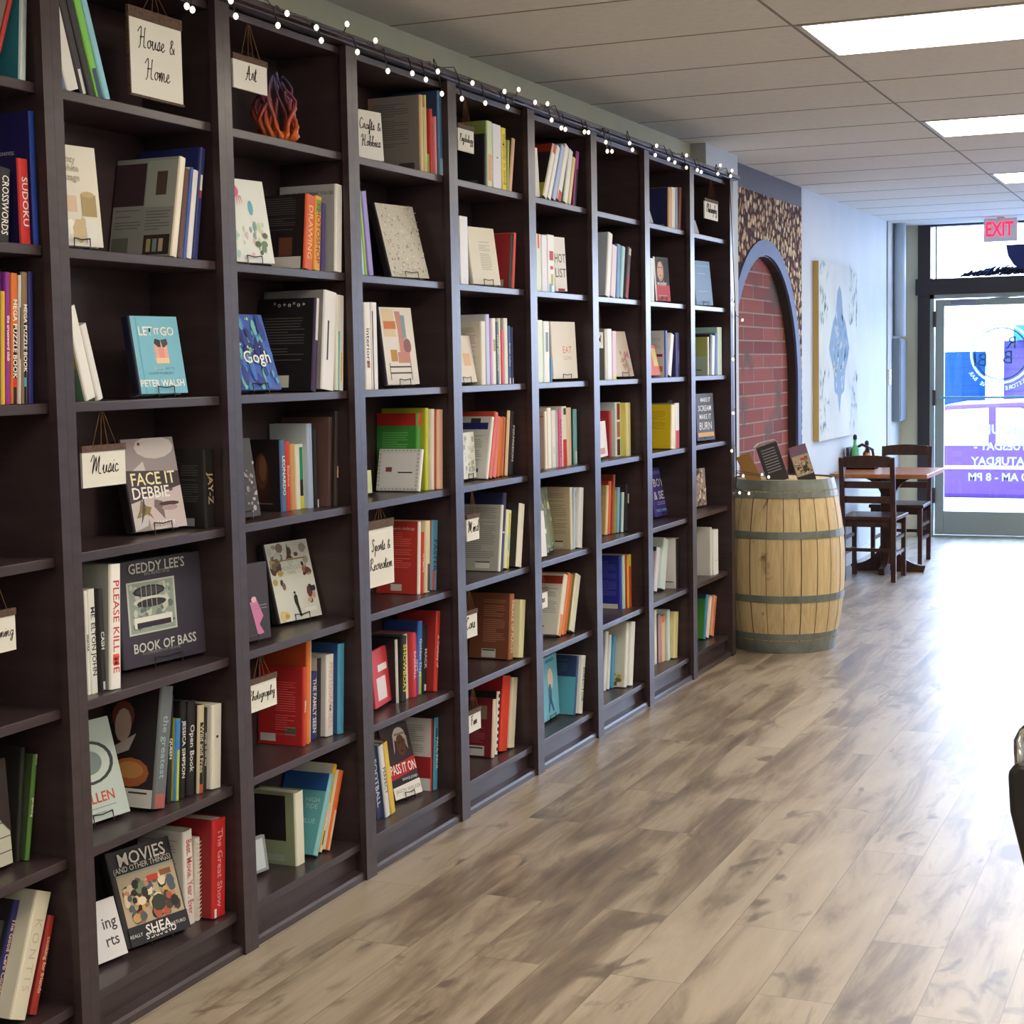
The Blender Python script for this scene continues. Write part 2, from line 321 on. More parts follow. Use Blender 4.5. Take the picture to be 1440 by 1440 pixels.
# exit sign
ex=empty('exit_sign',(.67,14.95,2.72)); tag(ex,'red lit EXIT sign hanging under the ceiling in front of the door','sign')
MB().box((-.13,-.02,-.1),(.15,.02,.1),mat('d9d4d8',.5,.3)).build('housing',ex,bevel=.006)
textmesh('EXIT',.17,emis('ff2448',1.6,'exit_red'),'exit_letters',ex,basis((.0,-.0215,.0),(1,0,0),(0,0,1)),fit=.23,bold=.004)
MB().box((-.02,-.01,.1),(.04,.01,.112),mat('d9d4d8',.5,.3)).build('bracket',ex)
# garland with twigs on the transom bar
rnd=random.Random(5)
g=MB(); gm=mat('2b2634',.9,.1); gb=mat('33456e',.8,.2)
for i in range(420):
    x=.27+.93*rnd.random()**.8; h=.01+.11*min(1,max(.1,(x-.25)*3))*rnd.random(); z=2.352+h*.5; y=END-.04+.05*rnd.random()
    a=rnd.uniform(-1,1); L=rnd.uniform(.03,.09)
    g.tube([(x,y,z),(x+L*math.cos(a),y+rnd.uniform(-.02,.02),z+L*abs(math.sin(a))*.6+.01)],[.009,.003],gm if rnd.random()<.75 else gb,4)
g.build('garland'); tag(bpy.data.objects['garland'],'dark twiggy garland lying along the bar above the glass door','garland')
dr=MB(); P=[(1.2,2.62),(.67,2.62),(.69,2.52),(.74,2.44),(.81,2.39),(.88,2.36),(1.2,2.355)]
dr.prism(P,1,END-.045,END-.03,mat('2c3158',.8,.2)); o=dr.build('drape'); tag(o,'dark blue drape gathered at the upper right of the transom window','drape')
# street outside
plane_box('ground_outside',(-14,END+.12,-.5),(16,END+2.6,-.06),mat('a2adb8',.9,.1))
plane_box('ground_street',(-14,END+2.6,-.6),(16,END+30,-.34),mat('8c98a8',.9,.1))
sn=MB()
rnd=random.Random(9)
for i in range(14):
    x=-.6+i*.25; r=rnd.uniform(.14,.3); sn.lathe([(r*math.cos(t),r*.45*math.sin(t)) for t in [j*PI/2/5 for j in range(5)]]+[(.005,r*.45)],mat('e8ecf2',.8,.2),10,(x,END+1.1+rnd.uniform(-.2,.5),-.06))
o=sn.build('snow_bank',smooth=True); tag(o,'ploughed white snow lying along the kerb outside the door','snow',kind='stuff')
# car parked across the entrance
car=empty('parked_car',(.0,END+5.2,-.34)); tag(car,'pink-purple sedan parked outside, seen through the glass door','car')
bodyc=mat('4c2c66',.4,.3); win=mat('7f8f96',.15,.5)
prof=[(-2.2,.35),(-2.25,.62),(-2.1,.82),(-1.45,.92),(-1.0,1.22),(-.5,1.43),(.35,1.46),(.95,1.2),(1.5,.92),(2.15,.84),(2.3,.6),(2.25,.33)]
b=MB(); b.prism(prof,1,-.85,.85,bodyc); b.build('body',car,bevel=.05)
b=MB(); b.prism([(-1.3,.95),(-.95,1.2),(-.48,1.37),(-.02,1.39),(-.02,.95)],1,-.862,-.85,win); b.prism([(.06,.95),(.06,1.39),(.33,1.39),(.85,1.17),(1.2,.95)],1,-.862,-.85,win); b.build('side_windows',car)
for sx in (-1.4,1.45): MB().tube([(sx,-.87,.32),(sx,-.68,.32)],.32,mat('26262c',.7,.2),20).build('wheel',car)
b=MB(); b.box((-2.2,-.862,.68),(2.25,-.85,.72),mat('e6e0ec',.3,.5)); b.build('side_trim',car)
# building across the street
bd=empty('street_building',(0,END+16,0)); tag(bd,'blue-sided building across the street with a white overexposed reflection','building')
MB().box((-9,0,-.34),(-1.53,6,1.75),mk_siding('blue_siding','0c3462','08264c',.16)).build('blue_wing',bd)
MB().box((-1.53,-.2,-.34),(-1.23,6,3.6),mat('e4e8ec',.8,.2)).build('white_reflection',bd)  # solid white block stands in for an overexposed reflection
MB().box((-1.23,0,-.34),(9,6,1.93),mk_siding('lavender_siding','4a4074','3c3264',.2)).build('lavender_wing',bd)
MB().box((-1.0,-.6,1.93),(9,0,2.2),mat('1c5862',.6,.3)).build('teal_awning',bd)
# electrical panel, pipe, switch
ep=empty('electrical_panel',(WALL,15.2,1.07)); tag(ep,'grey electrical panel on the side wall beside the entrance','electrical panel')
MB().box((0,-.17,0),(.07,.17,.74),mat('77838f',.5,.4)).build('box',ep,bevel=.005); MB().box((.07,-.15,.02),(.076,.15,.72),mat('7d8996',.5,.4)).build('door',ep)
o=MB().tube([(WALL+.056,15.1,1.83),(WALL+.056,15.1,CEIL)],.052,mat('b4c2d0',.5,.4),16).build('wall_pipe',smooth=True); tag(o,'pale blue vertical pipe running from the ceiling to the electrical panel','pipe')
sw=empty('light_switch',(WALL+.012,14.83,1.47)); tag(sw,'white wall switch left of the electrical panel','switch'); MB().box((0,-.045,-.07),(.01,.045,.07),mat('dfe3e6',.5,.3)).build('switch_plate',sw); MB().box((.01,-.012,-.02),(.018,.012,.02),mat('e8e8e8',.5,.3)).build('rocker',sw)
# canvas picture
pc=empty('canvas_picture',(WALL,12.61,1.69)); tag(pc,'tall pale canvas with blue medallion pattern and yellow wooden edge','picture')
pw,ph=.69,.65
MB().box((0.002,-pw,-ph),(.042,pw,ph),mat('c3a468',.7,.2)).build('stretcher_frame',pc)
MB().box((.042,-pw,-ph),(.0445,pw,ph),mk_mottle('washed_canvas','b6bcbe','c6ccc6',2.5,.8,.1)).build('canvas',pc)
cv=MB(); rnd=random.Random(3); c1,c2,c3=mat('7f97b0',.8,.1),mat('66889f',.8,.1),mat('93b4ae',.8,.1)
def pol(pts,x,m): cv.add([(x,p[0],p[1]) for p in pts],[tuple(range(len(pts)))],m)
med=[(0,-.47),(.06,-.33),(.17,-.3),(.2,-.15),(.33,-.02),(.36,.03),(.28,.14),(.22,.22),(.13,.28),(.07,.45),(0,.5)]
full=med+[(-a,b) for a,b in reversed(med[1:-1])]; pol(full,.0452,c1)
for i in range(90):
    a=rnd.uniform(-.28,.28); b=rnd.uniform(-.3,.3)
    if abs(a)/.36+abs(b)/.5<.85:
        r=rnd.uniform(.008,.022); pol([(a+r*math.cos(t),b+1.6*r*math.sin(t)) for t in [k*PI/3 for k in range(6)]],.0456,mat('b0b8b8',.8,.1) if i%2 else c2)
for i in range(110):
    sgn=rnd.choice((-1,1)); a=sgn*rnd.uniform(.36,.66); b=rnd.choice((-1,1))*rnd.uniform(.18,.62); l=rnd.uniform(.03,.09); t=rnd.uniform(-.5,.5)
    pol([(a,b),(a+.014,b+l*.5),(a+t*.04,b+l),(a-.014,b+l*.5)],.0456,rnd.choice((c1,c2,c3)))
cv.build('medallion_print',pc)
# ceiling lights, plus an added unseen row for fill
for i,y in enumerate((-2.07,.63,3.33,6.03,8.73,11.43)):
    L=empty('ceiling_light',(1.7,y+.3375,CEIL)); 
    where=['above the back of the shop behind the viewer','nearly overhead behind the viewer','overhead just in front of the viewer','largest bright panel at the top right of the picture','second bright panel, between nearest and farthest','farthest and smallest bright panel, near the exit sign'][i]
    tag(L,'rectangular fluorescent ceiling light, '+where if i>2 else 'fluorescent ceiling light '+where,'ceiling light','recessed ceiling lights')
    f=MB(); a,b=.668,.33
    for q in (((-a,-b,-.004),(-a+.02,b,.0)),((a-.02,-b,-.004),(a,b,.0)),((-a,-b,-.004),(a,-b+.015,.0)),((-a,b-.015,-.004),(a,b,.0))): f.box(q[0],q[1],mat('c8c8c6',.5,.3))
    f.build('light_frame',L)
    MB().box((-a+.02,-b+.015,-.003),(a-.02,b-.015,.001),LIGHT_MAT).build('diffuser',L)
    R2=L.copy(); COL.objects.link(R2); R2.location.x=4.4; R2['label']='added unseen fill panel in the right-hand row outside the picture, '+['rearmost','second from the rear','third from the rear','third from the entrance','second from the entrance','nearest the entrance'][i]  # unseen second row, added to brighten the covers and shelves
    for ch in list(L.children):
        c2=ch.copy(); COL.objects.link(c2); c2.parent=R2

BULBS=[[0.05,3.626,2.543,0],[0.05,3.651,2.539,0],[0.05,3.854,2.56,0],[0.05,3.832,2.596,0],[0.05,4.12,2.616,0],[0.05,4.069,2.574,0],[0.05,4.283,2.606,0],[0.05,4.31,2.574,0],[0.05,4.468,2.649,0],[0.05,4.529,2.577,0],[0.05,4.648,2.631,0],[0.05,4.727,2.551,0],[0.05,4.899,2.57,0],[0.05,4.998,2.565,0],[0.05,5.09,2.605,0],[0.05,5.118,2.536,0],[0.05,5.368,2.608,0],[0.05,5.277,2.542,0],[0.05,5.475,2.554,0],[0.05,5.649,2.619,0],[0.05,5.676,2.568,0],[0.05,5.783,2.645,0],[0.05,5.942,2.62,0],[0.05,6.068,2.632,0],[0.05,6.109,2.575,0],[0.05,6.211,2.557,0],[0.05,6.255,2.557,0],[0.05,6.471,2.573,0],[0.05,6.518,2.577,0],[0.05,6.726,2.561,0],[0.05,6.743,2.525,0],[0.05,6.802,2.531,0],[0.05,7.034,2.592,0],[0.05,7.072,2.568,0],[0.05,7.413,2.624,0],[0.05,7.392,2.579,0],[0.05,7.595,2.582,0],[0.05,7.689,2.577,0],[0.05,7.876,2.63,0],[0.05,7.875,2.571,0],[0.05,8.057,2.578,0],[0.05,8.123,2.575,0],[0.05,8.422,2.595,0],[0.05,8.469,2.643,0],[0.05,8.692,2.638,0],[0.05,8.665,2.607,0],[0.02,8.805,1.936,1],[0.02,8.991,1.855,1],[0.02,8.798,1.64,1],[0.02,8.791,1.347,1],[0.02,8.757,1.143,1],[0.008,8.955,0.899,1],[0.061,8.955,0.896,1],[0.029,8.955,0.994,1],[0.124,9.0,0.997,1],[0.162,9.0,0.985,1]]
R0=math.radians
BOOKS=[
{"b":0,"r":0,"sp":"b8302c","cv":"d8d0c8","look":"red magazine leaning rightwards","k":"S","o":[-0.185,2.9967,2.2907],"q":[0.0,0.3697,0.14,0.1973,0.0149]},
{"b":0,"r":0,"sp":"cfe0e6","cv":"2f7d90","look":"teal-covered paperback with pale blue spine","k":"S","o":[-0.241,3.0849,2.2873],"q":[0.0,0.0903,0.2,0.1947,0.0225]},
{"b":0,"r":1,"sp":"1b191c","cv":"2a2830","look":"black crossword puzzle book with white lettering","st":["CROSSWORDS","ece8e6"],"k":"S","o":[-0.185,2.9922,1.9219],"q":[0.0,0.0938,0.14,0.166,0.0386]},
{"b":0,"r":1,"sp":"d23530","cv":"241f55","look":"red puzzle book with SUDOKU down the spine","st":["SUDOKU","f2ecea"],"k":"S","o":[-0.185,3.0717,1.9183],"q":[0.0,0.0,0.14,0.1939,0.0344]},
{"b":0,"r":1,"sp":"2f55c0","cv":"231f5c","look":"large navy spiral-bound puzzle book","ct":[["presents:",0.62,0.7,0.016,"c9c6dd"],["collection of",0.5,0.58,0.016,"c9c6dd"]],"k":"S","o":[-0.245,3.1097,1.9183],"q":[0.0,0.0,0.208,0.3037,0.0172]},
{"b":0,"r":2,"sp":"c8433c","cv":"c8433c","look":"red paperback at the frame edge","k":"S","o":[-0.185,2.9522,1.5563],"q":[0.0,0.061,0.14,0.3003,0.017]},
{"b":0,"r":2,"sp":"2f4a8c","cv":"2f4a8c","look":"thin blue puzzle paperback","k":"S","o":[-0.185,2.9699,1.5558],"q":[0.0,0.0622,0.14,0.3005,0.0083]},
{"b":0,"r":2,"sp":"e0b21f","cv":"e0b21f","look":"short yellow paperback","k":"S","o":[-0.165,2.9788,1.5562],"q":[0.0,0.0609,0.12,0.2546,0.0153]},
{"b":0,"r":2,"sp":"8c2d92","cv":"8c2d92","look":"purple paperback with white spine lettering","st":["the crossword club","efe6ee"],"k":"S","o":[-0.185,2.9945,1.5563],"q":[0.0,0.0605,0.14,0.2977,0.0163]},
{"b":0,"r":2,"sp":"d9742a","cv":"1b191c","look":"puzzle paperback with orange-topped black spine reading MEGA","st":["MEGA PUZZLE BOOK","f0f0ec"],"dec":[["s",0,0,1,0.6,"1b191c"],["s",0.05,0.13,0.95,0.2,"d23530"]],"k":"S","o":[-0.185,3.0127,1.5568],"q":[0.0,0.064,0.14,0.2964,0.0233]},
{"b":0,"r":2,"sp":"c9c6c8","cv":"1b191c","look":"thin grey and black puzzle booklet","dec":[["s",0,0.35,1,0.75,"2a2628"]],"k":"S","o":[-0.185,3.0367,1.556],"q":[0.0,0.0676,0.14,0.293,0.0109]},
{"b":0,"r":2,"sp":"8c7454","cv":"1b191c","look":"puzzle paperback with tan-topped black spine reading MEGA","st":["MEGA PUZZLE BOOK","f0f0ec"],"dec":[["s",0,0,1,0.62,"1b191c"],["s",0.05,0.13,0.95,0.2,"59a9cc"]],"k":"S","o":[-0.185,3.0494,1.5566],"q":[0.0,0.0635,0.14,0.3003,0.0202]},
{"b":0,"r":2,"sp":"25256b","cv":"25256b","look":"thick navy-blue hardcover","k":"S","o":[-0.225,3.0727,1.5564],"q":[0.0,0.0592,0.18,0.302,0.0187]},
{"b":0,"r":4,"text":"Gardening","look":"cream hanging shelf sign ending in ng","top":1.172,"k":"G","o":[-0.045,2.8599,0.9997],"q":[1.5708,0.0,0.1253,0.0839,0.008]},
{"b":0,"r":5,"sp":"3a3634","cv":"3a3634","look":"photo book of potted plants behind coral booklet","art":"plants","k":"F","o":[-0.1034,2.8233,0.488],"q":[1.5643,0.05,0.1915,0.2482,0.02]},
{"b":0,"r":5,"sp":"e0705c","cv":"e0705c","look":"small coral-pink booklet","k":"F","o":[-0.1356,2.9432,0.488],"q":[1.374,0.0562,0.0786,0.061,0.006]},
{"b":0,"r":5,"sp":"2b2a2a","cv":"2b2a2a","look":"thin black paperback leaning right","k":"S","o":[-0.245,3.0462,0.4783],"q":[0.0,0.1379,0.1278,0.2688,0.0144]},
{"b":0,"r":5,"sp":"57803a","cv":"3a4a30","look":"green gardening paperback with cream ends","st":["gardening","e9e4cf"],"dec":[["s",0,0.9,1,1,"d8d2c0"]],"k":"S","o":[-0.245,3.0612,0.479],"q":[0.0,0.1876,0.143,0.2491,0.0144]},
{"b":0,"r":6,"sp":"3a3a40","cv":"d9d6c4","look":"cream-covered book with green photo corner","dec":[["c",0,0,0.5,0.2,"70863c"]],"k":"S","o":[-0.245,2.9053,0.123],"q":[0.0,0.373,0.115,0.2456,0.0184]},
{"b":0,"r":6,"sp":"2c2a72","cv":"39353a","look":"navy-spined hardcover leaning right","st":["The Good Carb Cookbook","e2c890"],"k":"S","o":[-0.245,2.9261,0.1248],"q":[0.0,0.3896,0.1273,0.2878,0.0225]},
{"b":0,"r":6,"sp":"e3dcc8","cv":"ddd8c8","look":"cream hardcover with large spaced spine letters","st":["K O N T I S","cdbfa8"],"k":"S","o":[-0.2443,2.9516,0.1373],"q":[0.0,0.3885,0.17,0.2949,0.0555]},
{"b":0,"r":6,"sp":"a33028","cv":"7c2723","look":"red paperback leaning right","st":["cooking for friends","e8c8a8"],"k":"S","o":[-0.2202,3.0185,0.1239],"q":[0.0,0.3625,0.15,0.229,0.0214]},
{"b":1,"r":0,"sp":"5b6f94","cv":"5b6f94","look":"thin slate-blue booklet against the upright","k":"S","o":[-0.195,3.2378,2.2853],"q":[0.0,-0.2544,0.15,0.2627,0.0178]},
{"b":1,"r":0,"sp":"dcdad4","cv":"dcdad4","look":"white-spined book with yellow top band leaning left","dec":[["s",0,0.72,1,0.85,"d6d02c"]],"k":"S","o":[-0.245,3.2566,2.2853],"q":[0.0,-0.3112,0.2,0.2664,0.0486]},
{"b":1,"r":0,"sp":"2a2428","cv":"2a2428","look":"black paperback leaning left on the top shelf","dec":[["s",0.2,0,0.8,0.22,"d0cfcb"]],"k":"S","o":[-0.245,3.3082,2.2853],"q":[0.0,-0.3131,0.2,0.2682,0.0288]},
{"b":1,"r":0,"sp":"1f1b1e","cv":"1f1b1e","look":"plain black hardcover leaning left","k":"S","o":[-0.245,3.3402,2.2853],"q":[0.0,-0.3185,0.2,0.2703,0.0271]},
{"b":1,"r":0,"sp":"7ac24a","cv":"33415c","look":"tall book, lime-green above and navy below","dec":[["s",0,0,1,0.27,"33486a"]],"k":"S","o":[-0.245,3.3713,2.2853],"q":[0.0,-0.327,0.2,0.2618,0.0276]},
{"b":1,"r":0,"sp":"8cc6da","cv":"8cc6da","look":"pale blue book, rightmost of the leaning stack","k":"S","o":[-0.245,3.4032,2.2853],"q":[0.0,-0.336,0.2,0.2622,0.0248]},
{"b":1,"r":0,"text":"House &|Home","look":"large cream sign with wooden frame hanging by strings","frame":1,"top":2.582,"k":"G","o":[-0.045,3.5,2.3181],"q":[1.5708,0.0,0.2275,0.1924,0.008]},
{"b":1,"r":1,"sp":"dcd8cc","cv":"dcd8cc","look":"cream cottage-style book displayed face out","art":"cottage","ct":[["cozy",0.42,0.86,0.022,"b0a898"],["white",0.45,0.77,0.022,"b0a898"],["cottage",0.4,0.68,0.022,"b0a898"]],"k":"F","o":[-0.0865,3.2429,1.93],"q":[1.3963,0.0825,0.1528,0.2431,0.02]},
{"b":1,"r":1,"sp":"e4dccb","cv":"9a9c98","look":"large magazine-style book with photo-covered back","dec":[["c",0.0,0.52,0.5,0.95,"46343a"],["c",0.52,0.5,1,0.97,"adb1ac"],["c",0.68,0.62,0.85,0.86,"5d4a42"],["c",0.55,0.02,0.97,0.22,"3d2f30"],["c",0.03,0.02,0.3,0.2,"6f7468"],["c",0.6,0.05,0.67,0.18,"b9a878"],["c",0.7,0.05,0.77,0.18,"8aa0a0"],["c",0.8,0.05,0.87,0.18,"c9b896"]],"lines":[[0.05,0.48,0.25,0.48],[0.55,0.95,0.25,0.46]],"k":"S","o":[-0.245,3.6585,1.924],"q":[0.0,0.2191,0.2,0.2687,0.026]},
{"b":1,"r":1,"sp":"5b3a38","cv":"5b3a38","look":"thin maroon book","k":"S","o":[-0.245,3.6872,1.9229],"q":[0.0,0.2139,0.2,0.2403,0.0219]},
{"b":1,"r":1,"sp":"3c5aa6","cv":"e0e0e4","look":"blue and white spined paperback","k":"S","o":[-0.245,3.7132,1.9209],"q":[0.0,0.205,0.2,0.2469,0.013]},
{"b":1,"r":1,"sp":"dfdfe0","cv":"dfdfe0","look":"white-spined paperback beside navy one","k":"S","o":[-0.245,3.7285,1.923],"q":[0.0,0.2005,0.2,0.2398,0.0238]},
{"b":1,"r":1,"sp":"27306e","cv":"27306e","look":"tall navy hardcover with red and white spine patch","dec":[["s",0.1,0.62,0.9,0.76,"d9d6d8"],["s",0.2,0.55,0.8,0.62,"c23a3c"]],"k":"S","o":[-0.245,3.7567,1.9228],"q":[0.0,0.1856,0.2,0.3023,0.0242]},
{"b":1,"r":2,"sp":"e3e1dc","cv":"6f9a80","look":"white-spined book with green and yellow cover leaning left","dec":[["c",0.4,0.35,1,0.7,"b9ae3a"]],"k":"S","o":[-0.195,3.2827,1.5553],"q":[0.0,-0.2882,0.15,0.2303,0.0398]},
{"b":1,"r":2,"sp":"dddcd8","cv":"dcdcd8","look":"narrow white book leaning left","k":"S","o":[-0.165,3.3264,1.5553],"q":[0.0,-0.2986,0.12,0.1902,0.0259]},
{"b":1,"r":2,"sp":"1f2338","cv":"79bcd6","look":"pale blue LET IT GO hardcover with navy spine","art":"letitgo","ct":[["LET",0.3,0.8,0.031,"f2e6e2"],["IT",0.53,0.8,0.022,"f2e6e2"],["GO",0.75,0.8,0.031,"f2e6e2"],["PETER WALSH",0.5,0.13,0.024,"f4eeea"],["A ROOM TO REFLECT",0.5,0.26,0.009,"4c7c94"],["YOUR WAY TO",0.6,0.32,0.009,"4c7c94"]],"k":"F","o":[-0.0903,3.5623,1.567],"q":[1.3963,0.1703,0.1743,0.2051,0.03]},
{"b":1,"r":3,"text":"Music","look":"cream Music sign with wooden top strip","top":1.531,"k":"G","o":[-0.045,3.249,1.3469],"q":[1.5708,0.0,0.1701,0.0897,0.008]},
{"b":1,"r":3,"sp":"241f22","cv":"b8afb2","look":"grey portrait book, title FACE IT in cream","art":"portrait","ct":[["FACE IT",0.5,0.55,0.045,"efe8c4"],["DEBBIE",0.42,0.4,0.042,"f0eeec"],["HARRY",0.62,0.06,0.02,"f0eeec"]],"k":"F","o":[-0.1274,3.566,1.208],"q":[1.4009,0.1868,0.1951,0.2447,0.035]},
{"b":1,"r":3,"sp":"1d1b1c","cv":"1f1d1f","look":"black hardcover with gold spine letters beside portrait book","st":["JAY-Z","b9a27a"],"lines":[[0.15,0.5,0.3,0.9],[0.55,0.9,0.3,0.8]],"dec":[["c",0.45,0.03,0.8,0.13,"8e9a98"]],"k":"S","o":[-0.2173,3.7936,1.1963],"q":[0.0,0.0,0.16,0.2158,0.0483]},
{"b":1,"r":4,"sp":"e2e2dd","cv":"e2e2dd","look":"thin white book against the upright","st":["SINATRA","2b2b30"],"k":"S","o":[-0.2153,3.2694,0.8373],"q":[0.0,0.0,0.15,0.2572,0.0131]},
{"b":1,"r":4,"sp":"e6e6e1","cv":"d5d5d0","look":"white hardcover memoir with coloured spine lettering","st":["ME. ELTON JOHN","2c3238"],"k":"S","o":[-0.2141,3.2829,0.8373],"q":[0.0,0.0,0.15,0.2588,0.0275]},
{"b":1,"r":4,"sp":"242226","cv":"242226","look":"black hardcover with white spine lettering beside white memoir","st":["CASH","e8e8e8"],"dec":[["s",0.1,0.02,0.9,0.1,"c8c8c8"]],"k":"S","o":[-0.206,3.3108,0.8373],"q":[0.0,0.0,0.15,0.2552,0.022]},
{"b":1,"r":4,"sp":"e7e5e0","cv":"9ea49c","look":"tall white paperback with red letters down the spine","st":["PLEASE KILL ME","c43c34"],"dec":[["s",0.1,0.2,0.9,0.28,"e0563e"]],"k":"S","o":[-0.2156,3.3332,0.8397],"q":[0.0,0.0549,0.17,0.312,0.0439]},
{"b":1,"r":4,"sp":"35323d","cv":"3f3b4a","look":"huge dark book about bass guitars, turned outward","art":"bass","ct":[["GEDDY LEE'S",0.46,0.92,0.036,"cfd2ce"],["BIG BEAUTIFUL",0.46,0.865,0.014,"a9aca9"],["BOOK OF BASS",0.5,0.17,0.034,"d2d5d2"],["A COMPENDIUM OF THE RARE",0.45,0.115,0.01,"9c9c9f"]],"k":"F","o":[-0.1451,3.522,0.849],"q":[1.4413,0.05,0.3222,0.2808,0.035]},
{"b":1,"r":5,"sp":"bccbc8","cv":"bccbc8","look":"pale grey-green biography displayed at an angle","art":"ring","ct":[["ALLEN",0.55,0.22,0.035,"c8553f"]],"k":"F","o":[-0.1457,3.2862,0.488],"q":[1.418,0.2794,0.2024,0.2549,0.02]},
{"b":1,"r":5,"sp":"646a6c","cv":"2c2528","look":"wide art photography book with grey spine","art":"woman","dec":[["c",0.42,0.0,1,0.15,"d8d6d2"],["s",0.0,0,1,0.12,"a8605c"],["c",0.55,0.11,0.9,0.125,"3a3638"]],"st":["the greatest","9ab0b8"],"k":"S","o":[-0.245,3.5254,0.4866],"q":[0.0,0.1857,0.1728,0.3202,0.0557]},
{"b":1,"r":5,"sp":"26222a","cv":"26222a","look":"black hardcover with large white capitals high on spine","st":["QUEEN","e9e9ea"],"k":"S","o":[-0.245,3.6147,0.4785],"q":[0.0,0.104,0.1544,0.287,0.0213]},
{"b":1,"r":5,"sp":"3d7fc4","cv":"c6cc3f","look":"narrow book, blue top half and lime lower half","dec":[["s",0,0,1,0.62,"c3cc3c"]],"k":"S","o":[-0.2215,3.6368,0.4786],"q":[0.0,0.1026,0.14,0.2195,0.0221]},
{"b":1,"r":5,"sp":"1c1a1e","cv":"1c1a1e","look":"black biography, first of the look-alike black spines","st":["JESSICA SIMPSON","e2e2e2"],"k":"S","o":[-0.2333,3.6645,0.4785],"q":[0.0,0.0854,0.15,0.2607,0.0254]},
{"b":1,"r":5,"sp":"1d1b1f","cv":"1d1b1f","look":"second black biography with white script spine","st":["Open Book","dcdcdc"],"k":"S","o":[-0.2273,3.6905,0.4792],"q":[0.0,0.0848,0.15,0.2577,0.0338]},
{"b":1,"r":5,"sp":"c9bda0","cv":"2a2628","look":"cream-topped dark book with orange foot","dec":[["s",0,0,1,0.8,"27231f"],["s",0.1,0,0.9,0.1,"c8502c"]],"st":["Wild and Free","cfc6b0"],"k":"S","o":[-0.2174,3.7253,0.4786],"q":[0.0,0.0835,0.15,0.2409,0.0281]},
{"b":1,"r":5,"sp":"1f1d20","cv":"1f1d20","look":"slim black book beside the white spine","st":["songs in the key","bdbdbd"],"k":"S","o":[-0.2185,3.754,0.4778],"q":[0.0,0.0827,0.15,0.229,0.0178]},
{"b":1,"r":5,"sp":"e0ddd3","cv":"e0ddd3","look":"white paperback closing the row","dec":[["s",0.35,0.6,0.65,0.63,"2a2a2a"]],"k":"S","o":[-0.2041,3.7724,0.4801],"q":[0.0,0.0817,0.15,0.232,0.0469]},
{"b":1,"r":6,"sp":"dedce0","cv":"dedce0","look":"white handwritten placard leaning behind the upright","ct":[["ing",0.72,0.6,0.04,"4a4850"],["rts",0.7,0.3,0.04,"4a4850"]],"k":"F","o":[-0.1245,3.3111,0.128],"q":[1.3963,0.32,0.1279,0.1504,0.012]},
{"b":1,"r":6,"sp":"26242a","cv":"26242a","look":"black MOVIES book with colourful cinema-crowd illustration","art":"movies","ct":[["MOVIES",0.52,0.885,0.045,"e8e2de"],["(AND OTHER THINGS)",0.5,0.79,0.02,"dcd6d2"],["SHEA",0.52,0.12,0.035,"f0eeea"],["SERRANO",0.54,0.06,0.022,"f0eeea"],["REALLY",0.16,0.1,0.012,"e0dedc"],["ARTURO",0.83,0.1,0.012,"e0dedc"]],"k":"F","o":[-0.1163,3.455,0.128],"q":[1.3227,0.32,0.213,0.2524,0.03]},
{"b":1,"r":6,"sp":"e2dfdd","cv":"c9c7c6","look":"white hardcover beside the black movies book","st":["Best. Movie. Year. Ever.","c05050"],"lines":[[0.1,0.9,0.15,0.9]],"k":"S","o":[-0.245,3.6878,0.1163],"q":[0.0,0.0,0.1509,0.2628,0.0435]},
{"b":1,"r":6,"sp":"ded9cd","cv":"ded9cd","look":"narrow spiral-bound white pad","spiral":1,"k":"S","o":[-0.2116,3.7317,0.1174],"q":[0.0,0.0514,0.12,0.2306,0.0217]},
{"b":1,"r":6,"sp":"c22a2e","cv":"8e2126","look":"bright red hardcover, rightmost on bottom shelf","st":["The Great Show","e8a8a0"],"dec":[["s",0.05,0,0.25,0.09,"e8e2e0"]],"k":"S","o":[-0.2237,3.7538,0.1212],"q":[0.0,0.0752,0.17,0.2725,0.0651]},
{"b":2,"r":0,"text":"Art","look":"small cream Art sign on strings","top":2.582,"k":"G","o":[-0.045,3.973,2.4004],"q":[1.5708,0.0,0.1756,0.0819,0.008]},
{"b":2,"r":1,"sp":"dfe4e2","cv":"dfe4e2","look":"white picture book splashed with pink and blue","art":"octopus","k":"F","o":[-0.0925,4.012,1.93],"q":[1.3963,0.1675,0.1871,0.2412,0.012]},
{"b":2,"r":1,"sp":"d2561f","cv":"231c1f","look":"orange-spined book with black back cover and portrait","lines":[[0.1,0.8,0.5,0.95]],"dec":[["c",0.45,0.17,0.75,0.42,"6d4034"],["c",0.3,0.0,0.95,0.16,"dedbd6"]],"st":["DRAWING","f0c070"],"k":"S","o":[-0.205,4.3382,1.9245],"q":[0.0,0.1262,0.16,0.2237,0.0495]},
{"b":2,"r":1,"sp":"dd9a2a","cv":"3a2a2a","look":"orange-yellow spine book","dec":[["s",0,0.78,1,0.95,"6d9238"]],"st":["PHOTOSHOP","8c3a20"],"k":"S","o":[-0.205,4.3939,1.9225],"q":[0.0,0.1066,0.16,0.2245,0.0396]},
{"b":2,"r":1,"sp":"33276f","cv":"33276f","look":"purple hardcover between orange and white books","k":"S","o":[-0.205,4.4363,1.9209],"q":[0.0,0.0957,0.16,0.2064,0.027]},
{"b":2,"r":1,"sp":"e3e2e0","cv":"a9a9ab","look":"tall white book with title on back cover top","ct":[["HOW TO DRAW WHAT YOU SEE",0.5,0.9,0.014,"3a4238"]],"lines":[[0.05,0.5,0.8,0.84]],"k":"S","o":[-0.229,4.4987,1.9213],"q":[0.0,0.0721,0.2,0.2672,0.0416]},
